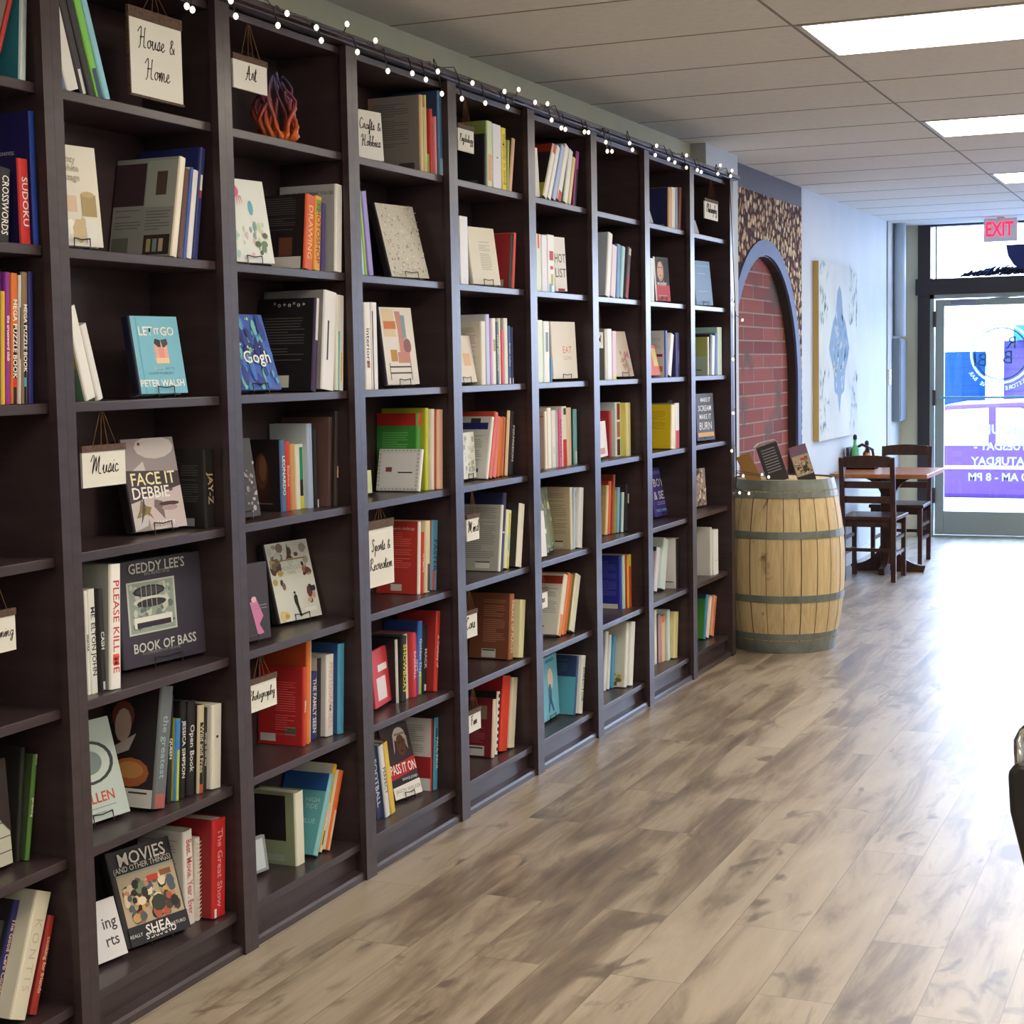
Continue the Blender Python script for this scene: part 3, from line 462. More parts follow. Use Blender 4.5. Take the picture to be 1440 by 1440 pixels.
{"b":2,"r":2,"sp":"2f55ae","cv":"2f55ae","look":"blue starry-patterned paperback leaning behind upright","art":"starry","ct":[["Gogh",0.62,0.42,0.05,"e8e8e0"]],"k":"F","o":[-0.094,4.0206,1.567],"q":[1.3963,0.32,0.1957,0.2302,0.012]},
{"b":2,"r":2,"sp":"3f2c56","cv":"1d1c1e","look":"black-backed book with white ornaments leaning right","lines":[[0.12,0.85,0.33,0.82]],"ct":[["* o + o * o +",0.55,0.93,0.02,"e2e2e2"]],"dec":[["c",0.15,0.04,0.6,0.17,"dbd9d6"],["s",0,0.55,1,1,"dcdae0"]],"k":"S","o":[-0.245,4.3652,1.5586],"q":[0.0,0.1274,0.2,0.2826,0.0262]},
{"b":2,"r":2,"sp":"dcdbdc","cv":"8a8a8c","look":"wide grey and white book leaning right","dec":[["s",0.25,0.3,0.4,0.7,"38363c"]],"k":"S","o":[-0.245,4.3942,1.5645],"q":[0.0,0.1242,0.216,0.3013,0.0745]},
{"b":2,"r":2,"sp":"dedcd4","cv":"dedcd4","look":"white book with teal and yellow spine stripes","dec":[["s",0.15,0,0.4,0.62,"62b5ad"],["s",0.6,0.1,0.8,0.4,"e0b648"]],"k":"S","o":[-0.233,4.4882,1.5588],"q":[0.0,0.0694,0.2,0.2936,0.0502]},
{"b":2,"r":3,"sp":"3c3a3e","cv":"3c3a3e","look":"dark speckled paperback leaning behind upright","art":"speckle","k":"F","o":[-0.0821,3.9526,1.208],"q":[1.3963,0.1544,0.1271,0.2249,0.015]},
{"b":2,"r":3,"sp":"4f6f9c","cv":"241d1e","look":"black-covered book with faint painted portrait","art":"oldportrait","st":["LEONARDO","e4e6ea"],"k":"S","o":[-0.245,4.3128,1.1963],"q":[0.0,0.0,0.115,0.217,0.0279]},
{"b":2,"r":3,"sp":"c93a36","cv":"c93a36","look":"bright red slim book","st":["Bauhaus","e8b0a0"],"k":"S","o":[-0.245,4.3411,1.1963],"q":[0.0,0.0,0.115,0.2114,0.0248]},
{"b":2,"r":3,"sp":"c79a62","cv":"b06a42","look":"orange-brown patterned spine book","art":"speckleo","k":"S","o":[-0.245,4.3664,1.1963],"q":[0.0,0.0,0.1176,0.2021,0.0258]},
{"b":2,"r":3,"sp":"dedbcf","cv":"c9c4a8","look":"white book with green and black spine label","dec":[["s",0.4,0.45,0.95,0.95,"1f8a66"],["s",0.4,0.2,0.95,0.45,"22222a"],["s",0.4,0,0.95,0.2,"d0c832"]],"k":"S","o":[-0.245,4.3926,1.1963],"q":[0.0,0.0,0.1199,0.1999,0.0459]},
{"b":2,"r":3,"sp":"a9bcdc","cv":"b7c3cc","look":"tall pale blue book","k":"S","o":[-0.245,4.4389,1.1963],"q":[0.0,0.0007,0.1362,0.2609,0.0288]},
{"b":2,"r":3,"sp":"272428","cv":"272428","look":"black book with small white foot label","dec":[["s",0.1,0.0,0.9,0.1,"d5d5d8"]],"k":"S","o":[-0.245,4.4682,1.1963],"q":[0.0,0.0,0.1436,0.2437,0.0204]},
{"b":2,"r":3,"sp":"4a3230","cv":"5a403c","look":"dark brown art book","k":"S","o":[-0.245,4.489,1.1979],"q":[0.0,0.0833,0.1745,0.2785,0.0195]},
{"b":2,"r":3,"sp":"2c2221","cv":"2c2221","look":"thin dark hardcover at right end","dec":[["s",0.1,0.3,0.9,0.42,"b89a78"]],"k":"S","o":[-0.238,4.509,1.1982],"q":[0.0,0.0828,0.18,0.2958,0.0227]},
{"b":2,"r":4,"sp":"3d3843","cv":"3d3843","look":"dark purple booklet with pink figure","art":"pinkfig","k":"F","o":[-0.0922,3.9296,0.849],"q":[1.3963,0.05,0.1853,0.2217,0.015]},
{"b":2,"r":4,"sp":"2b292d","cv":"cfd3cf","look":"travel book with collage of Eiffel tower and birds","art":"paris","ct":[["MONOCLE",0.5,0.66,0.018,"a9b3a8"],["PARIS",0.5,0.6,0.016,"a9b3a8"]],"k":"F","o":[-0.1669,4.3356,0.849],"q":[1.4241,0.2318,0.21,0.247,0.03]},
{"b":2,"r":5,"text":"Photography","look":"cream hanging sign ending in graphy","top":0.813,"k":"G","o":[-0.045,3.9357,0.6551],"q":[1.5708,0.0,0.1633,0.0831,0.008]},
{"b":2,"r":5,"sp":"c93a32","cv":"b32a2c","look":"big red hardcover with small author photo on back","lines":[[0.4,0.85,0.1,0.8]],"dec":[["c",0.05,0.04,0.4,0.14,"ccc9c6"],["c",0.62,0.12,0.86,0.24,"55604a"]],"st":["SMALL","f2e6e0"],"k":"S","o":[-0.245,4.3179,0.4774],"q":[0.0,0.0652,0.1609,0.2424,0.0163]},
{"b":2,"r":5,"sp":"dc7a34","cv":"c2502a","look":"tall orange spined hardcover","k":"S","o":[-0.245,4.3447,0.4781],"q":[0.0,0.0747,0.1559,0.3242,0.0245]},
{"b":2,"r":5,"sp":"ddd6c0","cv":"e0a060","look":"tall cream-spined book","k":"S","o":[-0.245,4.3701,0.4781],"q":[0.0,0.0733,0.1436,0.3232,0.0251]},
{"b":2,"r":5,"sp":"2b3270","cv":"2b3270","look":"navy paperback with white spine title","st":["THE FAMILY SEEN","e6e6ec"],"k":"S","o":[-0.245,4.396,0.4789],"q":[0.0,0.0717,0.1423,0.2103,0.0358]},
{"b":2,"r":5,"sp":"1f2126","cv":"c9c5c2","look":"black book rising behind navy paperback","k":"S","o":[-0.245,4.4326,0.4777],"q":[0.0,0.07,0.1459,0.2495,0.02]},
{"b":2,"r":5,"sp":"e3e0de","cv":"c0bec0","look":"white paperback with pale pink spine letters","st":["PHOTOGRAPHERS","e0b4a8"],"dec":[["s",0.3,0.3,0.6,0.38,"3a3a3a"]],"k":"S","o":[-0.245,4.4531,0.4793],"q":[0.0,0.0693,0.1654,0.2561,0.0437]},
{"b":2,"r":5,"sp":"4f9cc2","cv":"22487c","look":"sky blue spine hardcover, rightmost above bottom shelf","k":"S","o":[-0.245,4.4977,0.4787],"q":[0.0,0.0681,0.1831,0.2848,0.0358]},
{"b":2,"r":6,"sp":"8e959c","cv":"8e959c","look":"small framed picture leaning behind upright","dec":[["c",0.08,0.08,0.92,0.92,"c9d2da"]],"k":"F","o":[-0.1626,4.0399,0.128],"q":[1.3963,0.1437,0.1473,0.1063,0.012]},
{"b":2,"r":6,"sp":"dcdac8","cv":"8d9a7a","look":"thick cream-spined book with dark photo on green back","dec":[["c",0.05,0.33,0.8,0.95,"262023"],["c",0.28,0.05,0.75,0.14,"9aa8a0"]],"k":"S","o":[-0.245,4.27,0.1163],"q":[0.0,0.0,0.1546,0.2267,0.05]},
{"b":2,"r":6,"sp":"86c0cc","cv":"5ea2ab","look":"teal book with big pale lettering leaning right","dec":[["c",0,0.78,1,1,"27508e"]],"ct":[["HIGH",0.72,0.66,0.02,"a8d4d8"],["TIDE",0.72,0.58,0.02,"a8d4d8"],["BLUE",0.72,0.4,0.02,"a8d4d8"]],"k":"S","o":[-0.245,4.3583,0.1276],"q":[0.0,0.4746,0.1653,0.257,0.0247]},
{"b":2,"r":6,"sp":"e0b422","cv":"d8d4cc","look":"tall book, yellow above and white below, leaning right","dec":[["s",0,0,1,0.56,"d8d2c8"],["s",0.1,0.08,0.8,0.24,"3a4432"]],"k":"S","o":[-0.245,4.4036,0.125],"q":[0.0,0.4133,0.1558,0.2772,0.0216]},
{"b":2,"r":6,"sp":"dd6a2c","cv":"e0d8cc","look":"slim orange and cream book, far right, leaning","dec":[["s",0,0,1,0.5,"e4c098"]],"k":"S","o":[-0.2264,4.4284,0.126],"q":[0.0,0.4109,0.15,0.2516,0.0244]},
{"b":3,"r":0,"sp":"dcdad4","cv":"dcdad4","look":"cream Crafts and Hobbies sign leaning on shelf","script":"Crafts &|Hobbies","k":"F","o":[-0.083,4.7673,2.297],"q":[1.3963,0.0541,0.1325,0.1558,0.008]},
{"b":3,"r":0,"sp":"ddb98a","cv":"8d8884","look":"large book with iridescent grey back cover","lines":[[0.1,0.8,0.35,0.9]],"dec":[["c",0.6,0.04,0.9,0.13,"4a4448"],["c",0.0,0.0,0.14,1,"9c8078"]],"k":"S","o":[-0.245,5.1419,2.2856],"q":[0.0,0.0113,0.2,0.2599,0.024]},
{"b":3,"r":0,"sp":"b8c8a8","cv":"b8c8a8","look":"pale green slim craft book","k":"S","o":[-0.215,5.167,2.2854],"q":[0.0,0.0078,0.17,0.2214,0.0123]},
{"b":3,"r":0,"sp":"e0d07c","cv":"e0d07c","look":"tall pale yellow slim book","k":"S","o":[-0.225,5.1799,2.2854],"q":[0.0,0.0067,0.18,0.2635,0.0123]},
{"b":3,"r":0,"sp":"8aa040","cv":"8aa040","look":"short olive-green booklet","k":"S","o":[-0.165,5.1929,2.2853],"q":[0.0,0.0,0.12,0.0672,0.0181]},
{"b":3,"r":0,"sp":"c2323a","cv":"c2323a","look":"red craft paperback","k":"S","o":[-0.211,5.2114,2.2853],"q":[0.0,0.002,0.17,0.2218,0.021]},
{"b":3,"r":0,"sp":"e59aa0","cv":"e59aa0","look":"slim pink paperback","k":"S","o":[-0.193,5.2329,2.2853],"q":[0.0,0.0008,0.16,0.1975,0.0118]},
{"b":3,"r":0,"sp":"4f7ca8","cv":"35476e","look":"tall blue book at right end of the top shelf","dec":[["s",0.0,0.0,1,0.2,"a8c4d8"]],"k":"S","o":[-0.205,5.2451,2.2853],"q":[0.0,0.0,0.18,0.2861,0.0359]},
{"b":3,"r":1,"sp":"a9cfd8","cv":"a9cfd8","look":"thin pale blue booklet leaning left","k":"S","o":[-0.195,4.7032,1.9183],"q":[0.0,-0.1202,0.15,0.2731,0.0174]},
{"b":3,"r":1,"sp":"93b84c","cv":"93b84c","look":"thin lime-green booklet leaning left","k":"S","o":[-0.195,4.7213,1.9183],"q":[0.0,-0.1217,0.15,0.2693,0.0175]},
{"b":3,"r":1,"sp":"8d7fc4","cv":"8d7fc4","look":"lavender paperback leaning left","k":"S","o":[-0.215,4.7463,1.9183],"q":[0.0,-0.1484,0.17,0.2668,0.0357]},
{"b":3,"r":1,"sp":"221f22","cv":"d2cec4","look":"silver glitter-patterned journal displayed face out","art":"glitter","k":"F","o":[-0.098,5.0011,1.93],"q":[1.3963,0.2607,0.2189,0.2576,0.03]},
{"b":3,"r":2,"sp":"e2ddd4","cv":"e2ddd4","look":"tall cream book touching the upright","dec":[["s",0.2,0.25,0.8,0.33,"9a5a2c"]],"st":["interiors","39373c"],"k":"S","o":[-0.245,4.7064,1.5553],"q":[0.0,0.0,0.2,0.2785,0.0416]},
{"b":3,"r":2,"sp":"dfdcdc","cv":"dfdcdc","look":"white interiors book with dark side stripe","dec":[["s",0.0,0,0.2,0.9,"2d2630"]],"k":"S","o":[-0.245,4.7521,1.5553],"q":[0.0,0.0,0.2,0.2797,0.0423]},
{"b":3,"r":2,"sp":"2d2530","cv":"dedad6","look":"white cover showing an upholstered footstool picture","art":"room","k":"F","o":[-0.0919,4.9414,1.567],"q":[1.3963,0.1228,0.1839,0.2621,0.02]},
{"b":3,"r":3,"sp":"c9d4a0","cv":"c9d4a0","look":"small green-edged card behind upright","k":"F","o":[-0.1481,4.8471,1.208],"q":[1.3963,0.05,0.0587,0.0764,0.006]},
{"b":3,"r":3,"sp":"e4e2e2","cv":"dcdce0","look":"small white book with floral border in front","dec":[["c",0.07,0.07,0.93,0.9,"e6e6e8"],["c",0.2,0.45,0.35,0.56,"8c5248"],["c",0.5,0.42,0.85,0.45,"2a282c"]],"art":"floralborder","k":"S","o":[-0.2226,5.09,1.201],"q":[0.0,0.2454,0.165,0.1469,0.0192]},
{"b":3,"r":3,"sp":"49933e","cv":"3c8a3c","look":"green book with red band atop its back","lines":[[0.15,0.8,0.4,0.75]],"dec":[["c",0,0.84,1,1,"b02c28"],["s",0,0.84,1,1,"c23a30"]],"k":"S","o":[-0.245,5.138,1.1981],"q":[0.0,0.0526,0.1586,0.2685,0.0345]},
{"b":3,"r":3,"sp":"c6cc3c","cv":"a8a832","look":"tall yellow-green paperback","k":"S","o":[-0.245,5.1735,1.1973],"q":[0.0,0.0513,0.1762,0.2862,0.0191]},
{"b":3,"r":3,"sp":"dcd6cc","cv":"dcd6cc","look":"cream paperback with speckled spine","k":"S","o":[-0.228,5.1932,1.1976],"q":[0.0,0.0506,0.17,0.2818,0.0257]},
{"b":3,"r":3,"sp":"e2b8a0","cv":"c86a58","look":"salmon-pink spined paperback at right end","k":"S","o":[-0.2159,5.2196,1.1984],"q":[0.0,0.05,0.17,0.2786,0.0428]},
{"b":3,"r":4,"text":"Sports &|Recreation","look":"tall cream sports sign with wooden top strip","top":1.172,"k":"G","o":[-0.045,4.6726,0.9168],"q":[1.5708,0.0,0.1851,0.1918,0.008]},
{"b":3,"r":4,"sp":"e4e0dc","cv":"bd3a34","look":"large red hardcover with printed back cover","lines":[[0.3,0.85,0.35,0.85]],"dec":[["c",0.35,0.04,0.62,0.13,"d9d4d0"]],"ct":[["a sports challenge",0.6,0.9,0.013,"ecd8d0"]],"k":"S","o":[-0.245,5.1166,0.8386],"q":[0.0,0.0743,0.1649,0.2528,0.0181]},
{"b":3,"r":4,"sp":"c33b35","cv":"e0d8d0","look":"slim book with red spine letters","st":["ULTIMATE","f0e4de"],"k":"S","o":[-0.2263,5.1353,0.8386],"q":[0.0,0.0734,0.15,0.2155,0.0183]},
{"b":3,"r":4,"sp":"d9cfae","cv":"d9cfae","look":"cream sports hardcover","dec":[["s",0.3,0.02,1,0.4,"4c4c50"]],"k":"S","o":[-0.2413,5.1543,0.8399],"q":[0.0,0.0722,0.17,0.251,0.0365]},
{"b":3,"r":4,"sp":"5b95bc","cv":"c8603c","look":"blue book with dark FASTER spine lettering","st":["FASTER","1f2a4a"],"dec":[["s",0,0,0.5,0.3,"cf4a38"]],"k":"S","o":[-0.2337,5.2063,0.8416],"q":[0.0,0.0986,0.16,0.2472,0.0437]},
{"b":3,"r":5,"sp":"c93a42","cv":"c93a42","look":"pink and red splashed book leaning against upright","dec":[["c",0.2,0.1,0.75,0.5,"e6d8dc"],["c",0.35,0.6,0.9,0.72,"e8e0e2"]],"k":"F","o":[-0.1092,4.8372,0.488],"q":[1.7148,0.0934,0.162,0.1906,0.01]},
{"b":3,"r":5,"sp":"d6d3d0","cv":"26232a","look":"black book with torn-looking white spine","lines":[[0.2,0.8,0.3,0.8]],"k":"S","o":[-0.245,4.9982,0.4763],"q":[0.0,0.0,0.1338,0.2208,0.0154]},
{"b":3,"r":5,"sp":"222024","cv":"222024","look":"black SHOWBOAT biography with yellow letters","st":["SHOWBOAT","e8e03c"],"k":"S","o":[-0.245,5.014,0.4787],"q":[0.0,0.0636,0.1423,0.2258,0.0373]},
{"b":3,"r":5,"sp":"d9d6ca","cv":"7c7b80","look":"grey and cream-backed book","k":"S","o":[-0.245,5.0746,0.4763],"q":[0.0,0.0,0.1276,0.2275,0.0249]},
{"b":3,"r":5,"sp":"cf4450","cv":"cf4450","look":"pinkish red sports book","st":["BASEBALL","f0d0d0"],"k":"S","o":[-0.245,5.0999,0.477],"q":[0.0,0.0245,0.1444,0.2271,0.0279]},
{"b":3,"r":5,"sp":"8a2c84","cv":"8a2c84","look":"magenta-purple spine paperback","st":["THE HYPE","f0e0ee"],"k":"S","o":[-0.245,5.1334,0.4763],"q":[0.0,0.0,0.1414,0.2174,0.0115]},
{"b":3,"r":5,"sp":"3e72c2","cv":"2c4584","look":"tall bright blue book with green foot","dec":[["s",0,0,1,0.3,"a8b868"]],"st":["Golden Days","e0e4f0"],"k":"S","o":[-0.245,5.1453,0.479],"q":[0.0,0.0855,0.1386,0.2585,0.032]},
{"b":3,"r":5,"sp":"202026","cv":"202026","look":"black sports book beside thin red one","dec":[["s",0.1,0.03,0.8,0.12,"d0d0d4"]],"st":["MACK","cfcfcf"],"k":"S","o":[-0.245,5.1779,0.479],"q":[0.0,0.0845,0.1432,0.2419,0.0315]},
{"b":3,"r":5,"sp":"cf3a34","cv":"9a2a28","look":"thin tall red book standing alone at right","st":["A Century of","f0dcd8"],"k":"S","o":[-0.2318,5.21,0.4799],"q":[0.0,0.1355,0.16,0.285,0.0263]},
{"b":3,"r":6,"sp":"2b3558","cv":"2b3558","look":"navy sports book with white lettering leaning left","st":["FOOTBALL","d8dce8"],"k":"S","o":[-0.245,4.8064,0.1163],"q":[0.0,-0.1614,0.1468,0.2522,0.0433]},
{"b":3,"r":6,"sp":"d9dce2","cv":"4a6894","look":"white and blue spine book leaning left","st":["PERFECT","27406c"],"k":"S","o":[-0.2362,4.8507,0.1163],"q":[0.0,-0.1619,0.15,0.257,0.0306]},
{"b":3,"r":6,"sp":"e0bc4c","cv":"c86a3c","look":"yellow-spined book, nearest the football cover","k":"S","o":[-0.2376,4.8902,0.1163],"q":[0.0,-0.1937,0.15,0.2597,0.0331]},
{"b":3,"r":6,"sp":"3c2c32","cv":"3c2c32","look":"sports biography showing man in white head wrap","art":"passiton","ct":[["PASS IT ON",0.53,0.39,0.045,"f4f0ee"],["SAVAGE JONES",0.68,0.24,0.012,"e8e8ee"],["JASON WALKER",0.55,0.1,0.018,"7c7c84"]],"k":"F","o":[-0.138,5.0138,0.128],"q":[1.3663,0.2719,0.154,0.2559,0.012]},
{"b":3,"r":6,"sp":"c8332f","cv":"cfcfcf","look":"grey, red and white backed sports book","lines":[[0.25,0.8,0.5,0.9]],"dec":[["c",0,0.17,1,0.47,"9c2a30"],["c",0,0,1,0.16,"e0dedc"],["c",0.15,0.08,0.6,0.1,"38343a"]],"k":"S","o":[-0.245,5.2167,0.1169],"q":[0.0,0.072,0.1469,0.2576,0.009]},
{"b":3,"r":6,"sp":"4f9ab8","cv":"26262c","look":"light blue spine book with dark title patch","st":["PAUL PAUL","e8eef4"],"dec":[["s",0,0.55,0.5,0.85,"1f222a"]],"k":"S","o":[-0.245,5.2262,0.1188],"q":[0.0,0.0859,0.1552,0.259,0.0293]},
{"b":4,"r":0,"text":"Psychology","look":"small cream Psychology sign on strings","top":2.582,"k":"G","o":[-0.045,5.4316,2.3917],"q":[1.5708,0.0,0.1343,0.0826,0.008]},
{"b":4,"r":0,"sp":"2a2b2c","cv":"232024","look":"black-backed book with grey barcode label","dec":[["c",0.3,0.02,0.85,0.13,"56595a"]],"k":"S","o":[-0.215,5.674,2.286],"q":[0.0,0.0422,0.17,0.194,0.0177]},
{"b":4,"r":0,"sp":"c6d2a4","cv":"8fa458","look":"tall green book with splashed orange spine","dec":[["s",0.1,0.1,0.9,0.5,"d2a878"]],"k":"S","o":[-0.235,5.6944,2.2867],"q":[0.0,0.0295,0.19,0.243,0.0486]},
{"b":4,"r":0,"sp":"dad8e2","cv":"dad8e2","look":"thick white-lavender psychology paperback","dec":[["s",0.4,0.48,0.6,0.5,"5a5a78"]],"k":"S","o":[-0.225,5.7488,2.2861],"q":[0.0,0.0104,0.18,0.2393,0.0813]},
{"b":4,"r":0,"sp":"dccb22","cv":"dccb22","look":"bright yellow thick paperback on top shelf","dec":[["s",0.1,0.72,0.6,0.75,"2c2c24"],["s",0.1,0.1,0.9,0.12,"8c8444"]],"st":["the body in mind","8c8438"],"k":"S","o":[-0.215,5.8333,2.2853],"q":[0.0,0.0,0.17,0.2352,0.0448]},
{"b":4,"r":0,"sp":"b4ba64","cv":"b4ba64","look":"slim olive-yellow paperback","k":"S","o":[-0.195,5.8809,2.2868],"q":[0.0,0.095,0.15,0.1949,0.0154]},
{"b":4,"r":0,"sp":"e2bfa4","cv":"3a3436","look":"peach-spined paperback leaning right","k":"S","o":[-0.195,5.9014,2.2907],"q":[0.0,0.2038,0.15,0.208,0.0266]},
{"b":4,"r":1,"sp":"dfe0e4","cv":"dfe0e4","look":"thick white book touching the upright","k":"S","o":[-0.215,5.4413,1.9183],"q":[0.0,0.0,0.17,0.2436,0.0729]},
{"b":4,"r":1,"sp":"dedace","cv":"dedace","look":"large blank-looking cream book displayed face out","lines":[[0.35,0.75,0.25,0.75]],"k":"F","o":[-0.0919,5.6541,1.93],"q":[1.3963,0.1393,0.1834,0.2158,0.02]},
{"b":4,"r":1,"sp":"3c2a2a","cv":"a52c32","look":"wide red book peeking behind the cream book","dec":[["c",0.4,0.02,0.9,0.15,"c0bcb8"]],"k":"S","o":[-0.235,5.8791,1.9229],"q":[0.0,0.167,0.19,0.2103,0.0277]},
{"b":4,"r":1,"sp":"dc5b56","cv":"dc5b56","look":"slim coral-red paperback standing at right","k":"S","o":[-0.195,5.9136,1.9214],"q":[0.0,0.1383,0.15,0.2163,0.0225]},
{"b":4,"r":2,"sp":"e6dfda","cv":"e6dfda","look":"white book with orange blot leaning behind upright","dec":[["c",0.55,0.35,0.85,0.62,"e6c2a4"]],"k":"F","o":[-0.0856,5.4561,1.567],"q":[1.3963,0.1872,0.1477,0.1737,0.015]},
{"b":4,"r":2,"sp":"dcd6c4","cv":"dbd5c8","look":"cream-backed paperback","lines":[[0.2,0.9,0.3,0.9]],"k":"S","o":[-0.205,5.6075,1.556],"q":[0.0,0.0155,0.16,0.2342,0.0421]},
{"b":4,"r":2,"sp":"b8bde2","cv":"cfd0d8","look":"tall pale lilac-blue spine hardcover","k":"S","o":[-0.235,5.6537,1.5553],"q":[0.0,0.0,0.19,0.2609,0.0364]},
{"b":4,"r":2,"sp":"c68ac4","cv":"c68ac4","look":"slim violet-pink paperback","k":"S","o":[-0.205,5.6919,1.5553],"q":[0.0,0.0,0.16,0.2449,0.018]},
{"b":4,"r":2,"sp":"e2dfd6","cv":"e2dfd6","look":"white paperback with tan blot on spine","dec":[["s",0.1,0.5,0.9,0.68,"b89c74"]],"k":"S","o":[-0.215,5.7117,1.5553],"q":[0.0,0.0,0.17,0.2474,0.0359]},
{"b":4,"r":2,"sp":"43666c","cv":"dcdcd8","look":"dark slate spine with white lettering","st":["HOW EMOTIONS","e0e0e0"],"k":"S","o":[-0.205,5.7505,1.5553],"q":[0.0,0.0,0.16,0.235,0.0217]},
{"b":4,"r":2,"sp":"e0dfda","cv":"e0dfda","look":"cream slim paperback left of red spine","k":"S","o":[-0.215,5.775,1.5553],"q":[0.0,0.0,0.17,0.2489,0.0174]},
{"b":4,"r":2,"sp":"d83f48","cv":"d83f48","look":"red spine paperback among white books","k":"S","o":[-0.185,5.794,1.5553],"q":[0.0,0.0,0.14,0.2067,0.0277]},
{"b":4,"r":2,"sp":"e0ded2","cv":"b8c0bc","look":"ivory spine paperback right of red spine","k":"S","o":[-0.215,5.8247,1.5553],"q":[0.0,0.0,0.17,0.2498,0.036]},
{"b":4,"r":2,"sp":"3c5f9c","cv":"3c5f9c","look":"mid-blue paperback with white foot","dec":[["s",0,0,1,0.1,"d8dce4"]],"st":["brain rules","c8d4e8"],"k":"S","o":[-0.185,5.8625,1.5553],"q":[0.0,0.0,0.14,0.2212,0.0259]},
{"b":4,"r":2,"sp":"2e2f62","cv":"2e2f62","look":"narrow indigo paperback with white foot","dec":[["s",0,0,1,0.1,"d8dce4"]],"k":"S","o":[-0.185,5.8926,1.5553],"q":[0.0,0.0,0.14,0.2162,0.0215]},
{"b":4,"r":3,"sp":"dcdcd2","cv":"dcdcd2","look":"pale map-patterned book leaning behind upright","art":"sketch","k":"F","o":[-0.1029,5.5423,1.208],"q":[1.6238,0.05,0.1457,0.1714,0.012]},
{"b":4,"r":3,"sp":"dcdad6","cv":"d4d6d4","look":"white book whose back bears navy title panels","lines":[[0.25,0.85,0.25,0.72]],"dec":[["c",0.05,0.79,0.95,0.9,"2b2c72"],["c",0.5,0.9,0.75,0.97,"43363c"],["c",0.45,0.1,0.8,0.16,"2f3c80"]],"k":"S","o":[-0.2411,5.6922,1.2023],"q":[0.0,0.2823,0.17,0.2414,0.0215]},
{"b":4,"r":3,"sp":"d8604c","cv":"c84a3a","look":"red and yellow floral spine hardcover","art":"speckleo","k":"S","o":[-0.245,5.7178,1.205],"q":[0.0,0.2821,0.1737,0.2577,0.0312]},
{"b":4,"r":3,"sp":"df7a72","cv":"df7a72","look":"salmon spine book leaning right","k":"S","o":[-0.2382,5.7689,1.2048],"q":[0.0,0.2551,0.16,0.2375,0.0338]},
{"b":4,"r":3,"sp":"e07c38","cv":"e07c38","look":"orange paperback, left of the orange pair","k":"S","o":[-0.2342,5.8209,1.2015],"q":[0.0,0.1855,0.15,0.2299,0.0284]},
{"b":4,"r":3,"sp":"dc7a2a","cv":"7c4a92","look":"orange hardcover, right of the orange pair","dec":[["s",0,0,0.3,1,"8c5896"]],"k":"S","o":[-0.2377,5.8606,1.2017],"q":[0.0,0.1564,0.15,0.2304,0.0347]},
{"b":4,"r":3,"sp":"e2c8aa","cv":"2c2426","look":"black-backed tall book with peach spine edge","k":"S","o":[-0.245,5.8968,1.1999],"q":[0.0,0.1543,0.1642,0.2549,0.0235]},
{"b":4,"r":3,"sp":"28242a","cv":"28242a","look":"black hardcover with white spine text at right","st":["PERMISSION","d8d8d8"],"k":"S","o":[-0.245,5.9214,1.2013],"q":[0.0,0.1531,0.1717,0.2495,0.033]},
{"b":4,"r":4,"text":"Mind","look":"small square cream sign on a string","top":1.172,"k":"G","o":[-0.045,5.4369,0.9904],"q":[1.5708,0.0,0.1086,0.0841,0.008]},
{"b":4,"r":4,"sp":"dedcd6","cv":"b4b6b0","look":"wide grey-white paperback with lined back cover","lines":[[0.1,0.9,0.18,0.95]],"dec":[["c",0.45,0.04,0.8,0.12,"e2e0dc"],["c",0.45,0.125,0.8,0.14,"38343a"]],"k":"S","o":[-0.245,5.7759,0.8406],"q":[0.0,0.1749,0.1811,0.256,0.0192]},
{"b":4,"r":4,"sp":"2c2d58","cv":"2c2d58","look":"tall navy spine book with white band","dec":[["s",0,0.48,1,0.5,"c8c8d8"]],"k":"S","o":[-0.245,5.7969,0.8428],"q":[0.0,0.1708,0.1769,0.2991,0.0324]},
{"b":4,"r":4,"sp":"e0decc","cv":"e0decc","look":"slim ivory book next to the navy one","k":"S","o":[-0.245,5.8309,0.8388],"q":[0.0,0.1686,0.1554,0.2398,0.0092]},
{"b":4,"r":4,"sp":"dfdfc4","cv":"d9d9c8","look":"cream book with yellow-green spine blocks","dec":[["s",0.4,0.6,0.8,0.95,"d2d044"],["s",0.4,0.3,0.8,0.6,"a8cf9c"],["s",0.4,0,0.8,0.2,"d2d044"]],"k":"S","o":[-0.2293,5.8407,0.8454],"q":[0.0,0.1684,0.16,0.2274,0.0481]},
{"b":4,"r":4,"sp":"e3e1d6","cv":"2a272a","look":"ivory spine book with black back, at right end","k":"S","o":[-0.2083,5.8902,0.8467],"q":[0.0,0.1875,0.17,0.2479,0.0504]},
{"b":4,"r":5,"text":"Cars","look":"partly hidden cream sign beside the brown book","top":0.813,"k":"G","o":[-0.045,5.3857,0.6364],"q":[1.5708,0.0,0.1257,0.0886,0.008]},
{"b":4,"r":5,"sp":"a2683e","cv":"7a4632","look":"large brown leather-look hardcover with lettered spine","lines":[[0.35,0.9,0.25,0.9]],"dec":[["c",0.32,0.02,0.68,0.15,"c8c8c6"],["c",0.34,0.12,0.66,0.14,"2c282a"]],"st":["PALACE OF PLACES","e6d8c8"],"k":"S","o":[-0.245,5.8754,0.4806],"q":[0.0,0.1149,0.1746,0.2569,0.0374]},
{"b":4,"r":5,"sp":"d9d6ac","cv":"d9d6ac","look":"pale yellow paperback beside the brown hardcover","k":"S","o":[-0.2051,5.9136,0.4836],"q":[0.0,0.1584,0.16,0.2275,0.0465]},
{"b":4,"r":6,"text":"Fun","look":"tiny cream sign hanging before the maroon book","top":0.452,"k":"G","o":[-0.045,5.3989,0.2856],"q":[1.5708,0.0,0.1279,0.07,0.008]},
